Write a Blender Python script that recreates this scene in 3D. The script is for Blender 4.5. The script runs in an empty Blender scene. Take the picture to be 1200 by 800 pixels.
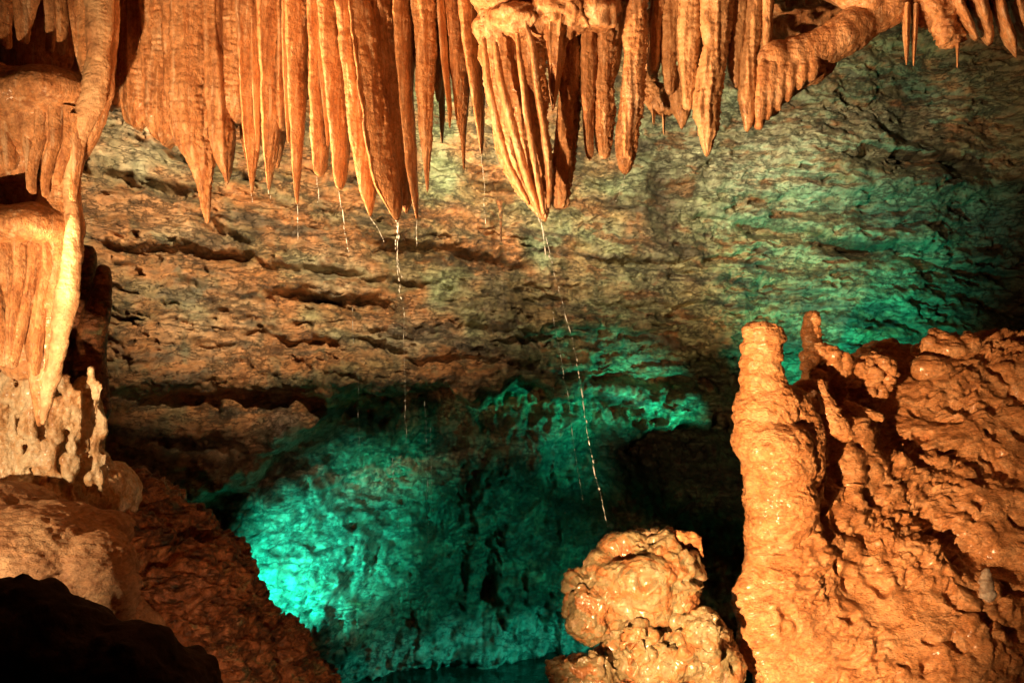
import bpy, math, random
import numpy as np
from mathutils import Vector
F32 = np.float32
scene = bpy.context.scene
col = scene.collection
FOC = 1166.7          # focal length in pixels of the 1200 px wide photograph (35 mm lens)
CZ = 3.2              # eye height above the pool

def W(px, py, Y):
    return np.array([(px-600.)/FOC*Y, Y, CZ+(400.-py)/FOC*Y])

# ------------------------------------------------------------------ noise
_r = np.random.RandomState(7)
PERM = np.tile(_r.permutation(256), 3).astype(np.int32)
GR = _r.normal(size=(256, 3)); GR /= np.linalg.norm(GR, axis=1)[:, None]; GR = GR.astype(F32)
CELL = _r.rand(256, 3).astype(F32)

from concurrent.futures import ThreadPoolExecutor
POOL = ThreadPoolExecutor(4)
def par(fn, p, *a):
    if len(p) < 20000: return fn(p, *a)
    return np.concatenate(list(POOL.map(lambda c: fn(c, *a), np.array_split(p, 4*max(1, len(p)//120000)))))
def perlin(p): return par(perlin1, p)
def perlin1(p):
    p = p.astype(F32)
    i = np.floor(p).astype(np.int32); f = p - i
    i &= 255
    u = f*f*f*(f*(f*6-15)+10)
    def g(dx, dy, dz):
        h = PERM[PERM[PERM[(i[:, 0]+dx) & 255]+((i[:, 1]+dy) & 255)]+((i[:, 2]+dz) & 255)]
        v = GR[h]
        return v[:, 0]*(f[:, 0]-dx)+v[:, 1]*(f[:, 1]-dy)+v[:, 2]*(f[:, 2]-dz)
    x, y, z = u[:, 0], u[:, 1], u[:, 2]
    a = g(0,0,0)*(1-x)+g(1,0,0)*x; b = g(0,1,0)*(1-x)+g(1,1,0)*x
    c = g(0,0,1)*(1-x)+g(1,0,1)*x; d = g(0,1,1)*(1-x)+g(1,1,1)*x
    return 1.6*((a*(1-y)+b*y)*(1-z)+(c*(1-y)+d*y)*z)

def fbm(p, f, octv=4, gain=.5, sc=(1, 1, 1), off=0.):
    q = p*np.array(sc, F32)*f+off
    out = 0; a = 1.; n = 0
    for _ in range(octv):
        out = out+a*perlin(q); n += a; a *= gain; q = q*2.03+17.3
    return out/n

def ridged(p, f, octv=3, gain=.5, sc=(1, 1, 1), off=0.):
    q = p*np.array(sc, F32)*f+off
    out = 0; a = 1.; n = 0
    for _ in range(octv):
        out = out+a*(1-np.abs(perlin(q))*2); n += a; a *= gain; q = q*2.1+9.1
    return out/n

def worley(p, f, sc=(1, 1, 1), off=0.): return par(worley1, p, f, sc, off)
def worley1(p, f, sc, off):
    q = (p*np.array(sc, F32)*f+off).astype(F32)
    i = np.floor(q).astype(np.int32); fr = q-i
    best = np.full(len(q), 9., F32)
    for dx in (-1, 0, 1):
        for dy in (-1, 0, 1):
            hxy = PERM[PERM[(i[:, 0]+dx) & 255]+((i[:, 1]+dy) & 255)]
            for dz in (-1, 0, 1):
                h = PERM[hxy+((i[:, 2]+dz) & 255)]
                d = CELL[h]+np.array([dx, dy, dz], F32)-fr
                best = np.minimum(best, (d*d).sum(1))
    return np.sqrt(best)

def sst(a, b, x):
    t = np.clip((x-a)/(b-a), 0, 1); return t*t*(3-2*t)

# ------------------------------------------------------------------ materials
def rock_mat(name, stops, scale=6., rough=(.35, .6), bump=(.012, .004), sc=(1, 1, 1), spec=.5, fine=90., attr=None, coat=0., fiss=0., mott=(.62, 1.3), streak=0.):
    m = bpy.data.materials.new(name); m.use_nodes = True
    nt = m.node_tree; N = nt.nodes; L = nt.links; N.clear()
    out = N.new('ShaderNodeOutputMaterial'); b = N.new('ShaderNodeBsdfPrincipled'); L.new(b.outputs[0], out.inputs[0])
    geo = N.new('ShaderNodeNewGeometry')
    mp = N.new('ShaderNodeMapping'); mp.inputs['Scale'].default_value = sc; L.new(geo.outputs['Position'], mp.inputs[0])
    def noise(s, det=6, r=.6, dist=0.):
        n = N.new('ShaderNodeTexNoise'); n.inputs['Scale'].default_value = s; n.inputs['Detail'].default_value = det
        n.inputs['Roughness'].default_value = r; n.inputs['Distortion'].default_value = dist
        L.new(mp.outputs[0], n.inputs['Vector']); return n
    n1 = noise(scale, 8, .65, .6)
    cr = N.new('ShaderNodeValToRGB'); L.new(n1.outputs[0], cr.inputs[0])
    e = cr.color_ramp.elements
    while len(e) > len(stops): e.remove(e[-1])
    while len(e) < len(stops): e.new(.5)
    for k, (p, c) in enumerate(stops):
        e[k].position = p; e[k].color = (*c, 1)
    colr = cr.outputs[0]
    def mixc(a, bb, fac, mode='MIX'):
        x = N.new('ShaderNodeMix'); x.data_type = 'RGBA'; x.blend_type = mode
        for s, v in ((x.inputs[6], a), (x.inputs[7], bb)):
            if isinstance(v, tuple): s.default_value = (*v, 1)
            else: L.new(v, s)
        if isinstance(fac, (int, float)): x.inputs[0].default_value = fac
        else: L.new(fac, x.inputs[0])
        return x.outputs[2]
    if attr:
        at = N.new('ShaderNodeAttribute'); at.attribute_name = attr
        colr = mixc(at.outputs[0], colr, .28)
    n2 = noise(scale*5.5, 6, .7)
    r2 = N.new('ShaderNodeMapRange'); r2.inputs[1].default_value = .3; r2.inputs[2].default_value = .7
    r2.inputs[3].default_value = mott[0]; r2.inputs[4].default_value = mott[1]; L.new(n2.outputs[0], r2.inputs[0])
    cc = N.new('ShaderNodeCombineColor')
    for k in range(3): L.new(r2.outputs[0], cc.inputs[k])
    colr = mixc(colr, cc.outputs[0], 1., 'MULTIPLY')
    def ramp(src, a0, a1, v0, v1):
        x = N.new('ShaderNodeMapRange'); x.inputs[1].default_value = a0; x.inputs[2].default_value = a1; x.inputs[3].default_value = v0; x.inputs[4].default_value = v1
        L.new(src, x.inputs[0]); return x.outputs[0]
    if streak:      # thin vertical runs of darker, rustier calcite
        ms = N.new('ShaderNodeMapping'); ms.inputs['Scale'].default_value = (1, 1, .06); L.new(geo.outputs['Position'], ms.inputs[0])
        ns = noise(24, 4, .6); L.new(ms.outputs[0], ns.inputs['Vector'])
        colr = mixc(colr, (.20, .06, .02), ramp(ns.outputs[0], .52, .66, 0, streak))
        ns2 = noise(31, 4, .6); ms2 = N.new('ShaderNodeMapping'); ms2.inputs['Scale'].default_value = (1, 1, .09); ms2.inputs['Location'].default_value = (5, 3, 1)
        L.new(geo.outputs['Position'], ms2.inputs[0]); L.new(ms2.outputs[0], ns2.inputs['Vector'])
        colr = mixc(colr, (.82, .66, .44), ramp(ns2.outputs[0], .56, .70, 0, streak))
    fis = None
    if fiss:
        mf = N.new('ShaderNodeMapping'); mf.inputs['Scale'].default_value = (.8, .8, 2.6); mf.inputs['Rotation'].default_value = (0, .06, 0); L.new(geo.outputs['Position'], mf.inputs[0])
        outs = []
        for sc_, wd in ((1.3, .010), (3.6, .008)):
            nf = noise(sc_, 8, .62, .3); L.new(mf.outputs[0], nf.inputs['Vector'])
            s1 = N.new('ShaderNodeMath'); s1.operation = 'SUBTRACT'; L.new(nf.outputs[0], s1.inputs[0]); s1.inputs[1].default_value = .5
            s2 = N.new('ShaderNodeMath'); s2.operation = 'ABSOLUTE'; L.new(s1.outputs[0], s2.inputs[0])
            outs.append(ramp(s2.outputs[0], wd*.3, wd*1.6, 0, 1))
        mm = N.new('ShaderNodeMath'); mm.operation = 'MULTIPLY'; L.new(outs[0], mm.inputs[0]); L.new(outs[1], mm.inputs[1]); fis = mm.outputs[0]
        colr = mixc((.03, .022, .015), colr, ramp(fis, 0, 1, 1-fiss, 1))
    L.new(colr, b.inputs['Base Color'])
    rr = N.new('ShaderNodeMapRange'); rr.inputs[1].default_value = .35; rr.inputs[2].default_value = .65
    rr.inputs[3].default_value = rough[0]; rr.inputs[4].default_value = rough[1]
    L.new(noise(scale*2.2).outputs[0], rr.inputs[0]); L.new(rr.outputs[0], b.inputs['Roughness'])
    b.inputs['Specular IOR Level'].default_value = spec
    if coat: b.inputs['Coat Weight'].default_value = coat; b.inputs['Coat Roughness'].default_value = .18
    bp = N.new('ShaderNodeBump'); bp.inputs['Distance'].default_value = bump[0]; bp.inputs['Strength'].default_value = .8
    L.new(noise(fine*.35, 5, .65, .5).outputs[0], bp.inputs['Height'])
    bp2 = N.new('ShaderNodeBump'); bp2.inputs['Distance'].default_value = bump[1]; bp2.inputs['Strength'].default_value = .8
    L.new(noise(fine, 4, .6).outputs[0], bp2.inputs['Height']); L.new(bp.outputs[0], bp2.inputs['Normal'])
    if fis is not None:
        bp3 = N.new('ShaderNodeBump'); bp3.inputs['Distance'].default_value = .03; bp3.inputs['Strength'].default_value = .8
        L.new(fis, bp3.inputs['Height']); L.new(bp2.outputs[0], bp3.inputs['Normal']); L.new(bp3.outputs[0], b.inputs['Normal'])
    else: L.new(bp2.outputs[0], b.inputs['Normal'])
    return m

M_FLOW = rock_mat('orange_flowstone', [(.25, (.30, .11, .04)), (.46, (.58, .28, .11)), (.75, (.74, .46, .25))],
                  9, (.35, .65), (.014, .008), (1, 1, .7), coat=.15, fine=130, streak=.6, mott=(.5, 1.35))
M_FLOWD = rock_mat('spotted_pink_flowstone', [(.32, (.10, .05, .02)), (.43, (.44, .23, .10)), (.7, (.66, .42, .22))],
                   16, (.35, .6), (.012, .005), (1, 1, .6), coat=.15, fine=100)
M_PALE = rock_mat('pale_flowstone', [(.3, (.42, .20, .09)), (.5, (.60, .38, .20)), (.72, (.72, .55, .33))],
                  5, (.45, .7), (.014, .006), (1, 1, .8), coat=.05)
M_MOUND = rock_mat('rippled_orange_flowstone', [(.25, (.22, .075, .025)), (.45, (.55, .24, .08)), (.75, (.72, .42, .2))],
                   8, (.3, .62), (.020, .010), (1, 1, 1.6), coat=.25, fine=85, mott=(.45, 1.4))
M_BOULD = rock_mat('knobbly_wet_rock', [(.3, (.20, .07, .02)), (.44, (.36, .16, .055)), (.52, (.20, .17, .08)), (.62, (.32, .22, .11)), (.75, (.46, .33, .26))],
                   9, (.2, .5), (.014, .008), coat=.5, fine=100)
M_WALL = rock_mat('mottled_cave_rock', [(.30, (.035, .028, .018)), (.42, (.20, .13, .06)), (.52, (.30, .22, .11)), (.62, (.30, .13, .05)), (.75, (.38, .36, .24))],
                  3.2, (.35, .7), (.016, .010), (1, 1, 1.4), attr='mineral_shade', fine=80, fiss=.45, mott=(.62, 1.4))
M_BANK = rock_mat('rusty_bank_rock', [(.34, (.045, .04, .02)), (.45, (.26, .09, .03)), (.56, (.48, .19, .07)), (.66, (.20, .19, .08)), (.78, (.5, .36, .18))],
                  6, (.3, .65), (.02, .010), attr=None, fine=60, mott=(.4, 1.6), fiss=.4)
M_CRUST = rock_mat('orange_calcite_crust', [(.3, (.40, .16, .06)), (.42, (.66, .38, .17)), (.58, (.80, .62, .38))], 9, (.3, .55), (.014, .006), fine=70, coat=.2)
M_HUMP = rock_mat('dull_tan_flowstone', [(.3, (.26, .11, .045)), (.5, (.42, .22, .10)), (.7, (.50, .31, .16))], 6, (.5, .8), (.014, .007), (1, 1, 1.8), fine=100, mott=(.55, 1.35))
M_SHADOW = rock_mat('shadow_black_rock', [(.3, (.02, .015, .012)), (.7, (.06, .045, .035))], 5, (.8, .95), (.01, .004), spec=.1)  # near-black colour paints in the shadow at bottom left
M_CRYST = rock_mat('white_calcite', [(.3, (.5, .36, .24)), (.7, (.8, .74, .62))], 12, (.25, .5), (.01, .004))

def water_mat():
    m = bpy.data.materials.new('pool_water'); m.use_nodes = True
    nt = m.node_tree; b = nt.nodes['Principled BSDF']
    b.inputs['Base Color'].default_value = (.004, .03, .022, 1); b.inputs['Roughness'].default_value = .07
    b.inputs['IOR'].default_value = 1.33
    n = nt.nodes.new('ShaderNodeTexNoise'); n.inputs['Scale'].default_value = 5; n.inputs['Detail'].default_value = 3
    g = nt.nodes.new('ShaderNodeNewGeometry'); nt.links.new(g.outputs['Position'], n.inputs['Vector'])
    bp = nt.nodes.new('ShaderNodeBump'); bp.inputs['Distance'].default_value = .02; bp.inputs['Strength'].default_value = .5
    nt.links.new(n.outputs[0], bp.inputs['Height']); nt.links.new(bp.outputs[0], b.inputs['Normal'])
    return m
M_WATER = water_mat()
M_DROP = bpy.data.materials.new('dripping_water'); M_DROP.use_nodes = True
_b = M_DROP.node_tree.nodes['Principled BSDF']
_b.inputs['Base Color'].default_value = (.85, .95, .97, 1); _b.inputs['Roughness'].default_value = .12
_b.inputs['IOR'].default_value = 1.33; _b.inputs['Transmission Weight'].default_value = .35; _b.inputs['Coat Weight'].default_value = 1

# ------------------------------------------------------------------ mesh helpers
def mk(name, V, Q, mat, origin=None, parent=None, colors=None):
    V = np.asarray(V, F32)
    if origin is None: origin = (0, 0, 0)
    org = np.array(origin, F32)
    me = bpy.data.meshes.new(name)
    me.vertices.add(len(V)); me.vertices.foreach_set('co', (V-org).ravel())
    Q = np.asarray(Q, np.int32); k = Q.shape[1]
    me.loops.add(Q.size); me.loops.foreach_set('vertex_index', Q.ravel())
    me.polygons.add(len(Q)); me.polygons.foreach_set('loop_start', np.arange(0, Q.size, k, dtype=np.int32))
    me.polygons.foreach_set('use_smooth', np.ones(len(Q), bool))
    me.update(calc_edges=True); me.validate()
    if colors is not None:
        a = me.attributes.new('mineral_shade', 'FLOAT_COLOR', 'POINT')
        a.data.foreach_set('color', np.concatenate([colors, np.ones((len(V), 1))], 1).astype(F32).ravel())
    me.materials.append(mat)
    o = bpy.data.objects.new(name, me); col.objects.link(o)
    if parent is not None:
        o.parent = parent
        o.location = Vector(origin)-parent.location
    else: o.location = origin
    return o

def tag(o, label=None, cat=None, group=None, kind=None):
    if label: o['label'] = label
    if cat: o['category'] = cat
    if group: o['group'] = group
    if kind: o['kind'] = kind
    return o

def grid_quads(nu, nv, wrap=False):
    i = np.arange(nu if wrap else nu-1)[:, None]; j = np.arange(nv-1)[None, :]
    i2 = (i+1) % nu
    return np.stack([i*nv+j, i2*nv+j, i2*nv+j+1, i*nv+j+1], -1).reshape(-1, 4)

def grid_normals(P):       # P (nu,nv,3)
    du = np.gradient(P, axis=0); dv = np.gradient(P, axis=1)
    n = np.cross(du, dv); n /= np.linalg.norm(n, axis=2)[..., None]+1e-9
    return n

# ---- masses grown from merged ellipsoids, remeshed to one skin, then weathered
def E(px, py, Y, rx, ry, rd=None, tilt=0.):
    s = Y/FOC
    rd = rx*s if rd is None else rd
    return (W(px, py, Y), (rx*s, rd, ry*s), tilt)
def EW(c, r, tilt=0.): return (np.array(c, float), r, tilt)
def CH(pts, step=.35):      # chain of spheres (px,py,Y,r px[,rd m])
    out = []
    for a, b in zip(pts[:-1], pts[1:]):
        a = np.array(a, float); b = np.array(b, float)
        n = max(2, int(np.hypot(*(a[:2]-b[:2]))/(max(1.5, min(a[3], b[3]))*step)))
        for t in np.linspace(0, 1, n):
            c = a*(1-t)+b*t; out.append(E(c[0], c[1], c[2], c[3], c[3]))
    return out

def uvsphere(seg=24, ring=14):
    V = []; 
    for i in range(ring+1):
        th = math.pi*i/ring
        for j in range(seg):
            a = 2*math.pi*j/seg; V.append((math.sin(th)*math.cos(a), math.sin(th)*math.sin(a), math.cos(th)))
    Q = []
    for i in range(ring):
        for j in range(seg):
            Q.append((i*seg+j, (i+1)*seg+j, (i+1)*seg+(j+1) % seg, i*seg+(j+1) % seg))
    return np.array(V, F32), np.array(Q, np.int32)
SPV, SPQ = uvsphere()

def mass(prims, voxel=.02, smooth=4, subdiv=1):
    VV = []; QQ = []; n = 0
    for c, r, t in prims:
        v = SPV*np.array(r, F32)
        if t:
            ct, st = math.cos(t), math.sin(t)
            v = np.stack([v[:, 0]*ct-v[:, 2]*st, v[:, 1], v[:, 0]*st+v[:, 2]*ct], 1)
        VV.append(v+np.array(c, F32)); QQ.append(SPQ+n); n += len(SPV)
    V = np.concatenate(VV); Q = np.concatenate(QQ)
    me = bpy.data.meshes.new('t'); me.vertices.add(len(V)); me.vertices.foreach_set('co', V.ravel())
    me.loops.add(Q.size); me.loops.foreach_set('vertex_index', Q.ravel())
    me.polygons.add(len(Q)); me.polygons.foreach_set('loop_start', np.arange(0, Q.size, 4, dtype=np.int32)); me.update(calc_edges=True)
    me.validate()
    o = bpy.data.objects.new('t', me); col.objects.link(o)
    m = o.modifiers.new('r', 'REMESH'); m.mode = 'VOXEL'; m.voxel_size = voxel
    if smooth: m = o.modifiers.new('s', 'SMOOTH'); m.factor = .5; m.iterations = smooth
    if subdiv: m = o.modifiers.new('d', 'SUBSURF'); m.levels = subdiv; m.render_levels = subdiv
    dg = bpy.context.evaluated_depsgraph_get(); dg.update()
    ev = o.evaluated_get(dg).to_mesh()
    nv = len(ev.vertices); P = np.empty(nv*3, F32); ev.vertices.foreach_get('co', P)
    Nn = np.empty(nv*3, F32); ev.vertices.foreach_get('normal', Nn)
    li = np.empty(len(ev.loops), np.int32); ev.loops.foreach_get('vertex_index', li)
    Q = li.reshape(-1, 4)
    o.evaluated_get(dg).to_mesh_clear(); bpy.data.objects.remove(o); bpy.data.meshes.remove(me)
    return P.reshape(-1, 3), Nn.reshape(-1, 3), Q

def weather(P, N, kind):
    if kind == 'ripple':         # flowstone terraces and scale-like ripples
        Pw = P+np.stack([fbm(P, 2.5, 2, off=k*9.) for k in range(3)], 1)*.14
        d = .07*fbm(P, 2.2, 3)+.030*ridged(Pw, 5, 3, sc=(1, 1, 2.0))+.026*fbm(P, 9, 3, .6, off=3)
        d += .024*(ridged(Pw, 13, 2, sc=(.8, .8, 2.2), off=2.)-.4)
        d += .017*(.6-worley(Pw, 20, (1, 1, 1.7)))+.007*(.6-worley(Pw, 48, (1, 1, 1.5)))
        d += .004*fbm(P, 60, 2)
    elif kind == 'mound':
        Pw = P+np.stack([fbm(P, 2.5, 2, off=k*9.) for k in range(3)], 1)*.10
        big = fbm(P, 1.7, 3, off=4.); patch = sst(-.25, .3, fbm(P, 1.1, 2, off=14.))
        d = .07*big+.045*fbm(P, 5, 3, .55, off=3)
        tl = np.stack([Pw[:, 0]*.94+Pw[:, 2]*.34, Pw[:, 1], Pw[:, 2]*.94-Pw[:, 0]*.34], 1)
        d += (.014+.034*patch)*(ridged(tl, 9, 3, sc=(.6, .8, 2.4), off=2.)-.4)
        d += (.045-.025*patch)*(.6-worley(Pw, 11, (1, 1, 1.3)))+.022*(.6-worley(tl, 25, (.7, 1, 1.9)))+.008*(.6-worley(Pw, 55, (1, 1, 1.5)))
        d = .09*big+.05*fbm(P, 4, 2, off=3)+(d-.07*big)*(.30+.95*sst(-.3, .25, fbm(P, 2.3, 3, off=44.)))
        d -= .05*sst(.22, .4, fbm(P, 6.5, 2, off=24.))
    elif kind == 'smooth':
        d = .03*fbm(P, 2.5, 3)+.008*fbm(P, 12, 3)+.0035*ridged(P, 22, 2, sc=(.7, .7, 2.5))+.0015*fbm(P, 80, 2)
    elif kind == 'hump':
        d = .05*fbm(P, 2.2, 3)+.014*ridged(P, 9, 3, sc=(.7, .7, 2.2))+.012*fbm(P, 14, 3)+.009*(.5-worley(P, 34, (.8, .8, 2)))+.003*fbm(P, 80, 2)
    elif kind == 'popcorn':
        pt = sst(-.2, .25, fbm(P, 4.5, 2, off=6.)); d = .07*fbm(P, 4, 3)+.030*(.55-worley(P, 9))+(.008+.026*pt)*(.5-worley(P, 24, off=4))+.012*ridged(P, 14, 3, .6)*(1-pt)+.009*(.5-worley(P, 55, off=9))-.05*sst(.2, .4, fbm(P, 9, 2, off=28.))+.004*fbm(P, 90, 2)
    elif kind == 'coral':
        d = .06*fbm(P, 3, 3)+.08*ridged(P, 6, 3, sc=(1.5, 1.5, .55))+.050*(.55-worley(P, 14, (1, 1, .35), 2.))+.028*(.55-worley(P, 30, (1, 1, .4)))+.03*ridged(P, 12, 2, sc=(1, 1, .3))+.008*fbm(P, 50, 2)
    elif kind == 'fringe':
        d = .03*fbm(P, 4, 3)+.020*(.55-worley(P, 16, (1, 1, .5), 2.))+.014*(.55-worley(P, 34, (1, 1, .5)))+.006*fbm(P, 60, 2)
    elif kind == 'bank':
        d = .12*fbm(P, 1.6, 3)+.10*ridged(P, 4, 3, .6, sc=(1, 1, 2))+.06*(.5-worley(P, 7, (1, 1, 1.5)))+.03*(.5-worley(P, 18))+.018*fbm(P, 35, 3)
    elif kind == 'drip':
        d = .022*fbm(P, 5, 2, off=3.)+.014*fbm(P, 11, 3)+.010*ridged(P, 17, 3, sc=(.6, .6, 1.8))+.008*(.5-worley(P, 30, (1, 1, 1.4)))+.005*(.5-worley(P, 60))
    elif kind == 'dark':
        d = .03*fbm(P, 4, 3)+.022*fbm(P, 10, 3, .6)+.012*(.5-worley(P, 22))
    return P+N*d[:, None]

def build_mass(name, prims, mat, kind, voxel=.02, smooth=4, subdiv=1, parent=None, origin=None, extra=None):
    P, N, Q = mass(prims, voxel, smooth, subdiv)
    P = weather(P, N, kind)
    if extra is not None: P = extra(P, N)
    if origin is None:
        origin = (float(P[:, 0].mean()), float(P[:, 1].mean()), float(P[:, 2].min()))
    return mk(name, P, Q, mat, origin, parent)

# ---- stalactites and draperies: lofts with a blade-shaped section
def loft(outline, Y, depth=2.4, lean=.8, lobes=(), rough=1., n=64, seed=0., tiplean=0., dmax=9., blunt=.0):
    ys = np.array([o[0] for o in outline], float); xl = np.array([o[1] for o in outline], float); xr = np.array([o[2] for o in outline], float)
    if ys[0] <= 2:
        ys = np.insert(ys, 0, -48); xl = np.insert(xl, 0, xl[0]-5); xr = np.insert(xr, 0, xr[0]+5)
    m = max(20, int((ys[-1]-ys[0])/1.7))
    t = np.linspace(ys[0], ys[-1], m)
    L = np.interp(t, ys, xl); R = np.interp(t, ys, xr)
    k = max(3, int(m*.08))|1; ker = np.hanning(k+2)[1:-1]; ker /= ker.sum()
    def sm(a):
        # smooth while keeping both ends
        pre = 2*a[0]-a[1:k//2+1][::-1]; post = 2*a[-1]-a[-k//2:-1][::-1]
        return np.convolve(np.concatenate([pre, a, post]), ker, 'same')[len(pre):len(pre)+m]
    L2 = sm(L); R2 = sm(R)
    c = (L2+R2)/2; w = np.maximum((R2-L2)/2, .9)
    tw = np.stack([t*.02, t*0+seed*5.1, t*0], 1).astype(F32)
    c = c+np.minimum(1.3, w*.16)*fbm(tw, 1.2, 3, .6, off=2.)*1.6; w = w*(1+.13*fbm(tw, 1.7, 3, .6, off=12.))
    s = (t[-1]-t)/5.; w = w*np.where(s < 1, np.sqrt(np.clip(1-(1-s)**2, 0, 1))*1.0, 1)+.25
    th = np.linspace(0, 2*math.pi, n, endpoint=False)
    C = np.cos(th); S = np.sin(th)
    rad = np.ones(n)
    for (fr, wd, am) in lobes:      # ridges on the front, fr -1..1 across the width
        a0 = -math.acos(max(-.999, min(.999, fr)))
        dd = np.angle(np.exp(1j*(th-a0))); rad += am*np.exp(-(dd/wd)**2)
    X = (C*.8)*rad+lean*S*np.abs(S)**.3; X = X/np.abs(X).max(); Yv = S*rad
    sc = Y/FOC
    D = np.minimum(w*depth, dmax/sc)*sc
    P = np.empty((m, n, 3), F32)
    P[..., 0] = ((c-600)[:, None]+w[:, None]*X[None])*sc
    P[..., 1] = Y+D[:, None]*Yv[None]+tiplean*np.linspace(0, 1, m)[:, None]
    P[..., 2] = CZ+(400-t)[:, None]*sc
    flat = P.reshape(-1, 3)
    cen = np.stack([(c-600)*sc, np.full(m, Y)+tiplean*np.linspace(0, 1, m), CZ+(400-t)*sc], 1)
    nrm = P-cen[:, None]; nrm[..., 2] = 0; ln = np.linalg.norm(nrm, axis=2)[..., None]+1e-6; nrm /= ln
    ww = np.repeat(np.clip(w/9, .15, 1.4), n)*rough
    f = flat+seed*3.7
    d = .010*fbm(f, 7, 2, sc=(1, 1, .6))+.0085*ridged(f, 9, 2, sc=(3.4, 3.4, .22))+.0042*(ridged(f, 20, 2, sc=(.6, .6, 2.3))-.3)
    d += .0045*(.55-worley(f, 55, (1, 1, 1.5)))+.0018*fbm(f, 95, 2)
    side = np.clip(nrm.reshape(-1, 3)[:, 0], 0, 1)
    d += side*(.012*(.5-worley(f, 62, off=3.))+.008*fbm(f, 45, 2, off=5.))
    flat = flat+nrm.reshape(-1, 3)*(d*ww)[:, None]
    Q = grid_quads(m, n)            # open across theta
    i = np.arange(m-1); wrap = np.stack([i*n+n-1, (i+1)*n+n-1, (i+1)*n, i*n], 1)
    Q = np.concatenate([Q, wrap])[:, ::-1]
    # close both ends
    V = np.concatenate([flat, cen[:1]+[[0, 0, .01]], cen[-1:]-[[0, 0, .003]]])
    a, b = len(V)-2, len(V)-1
    tri = [(a, j, (j+1) % n, (j+1) % n) for j in range(0)]
    j = np.arange(0, n, 2)
    capT = np.stack([np.full(len(j), a), (j+2) % n, (j+1) % n, j], 1)[:, ::-1]
    capB = np.stack([np.full(len(j), b), (m-1)*n+j, (m-1)*n+(j+1) % n, (m-1)*n+(j+2) % n], 1)[:, ::-1]
    return V, np.concatenate([Q, capT, capB]), (float(cen[0, 0]), float(Y), float(cen[0, 2]))

def stalactite(label, outline, Y, mat=None, group='stalactites hanging in the orange row', name='stalactite', cat='stalactite', parent=None, **k):
    V, Q, org = loft(outline, Y, **k)
    o = mk(name, V, Q, mat or M_FLOW, org, parent)
    if parent is None: tag(o, label, cat, group)
    return o


def asm(body, body_name):
    name = body.name; body.name = body_name
    e = bpy.data.objects.new(name, None); col.objects.link(e); e.location = body.location; e.empty_display_size = .1
    for ch in list(body.children): ch.parent = e
    body.parent = e; body.location = (0, 0, 0)
    for k in ('label', 'category', 'group'):
        if k in body: e[k] = body[k]; del body[k]
    return e
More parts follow.
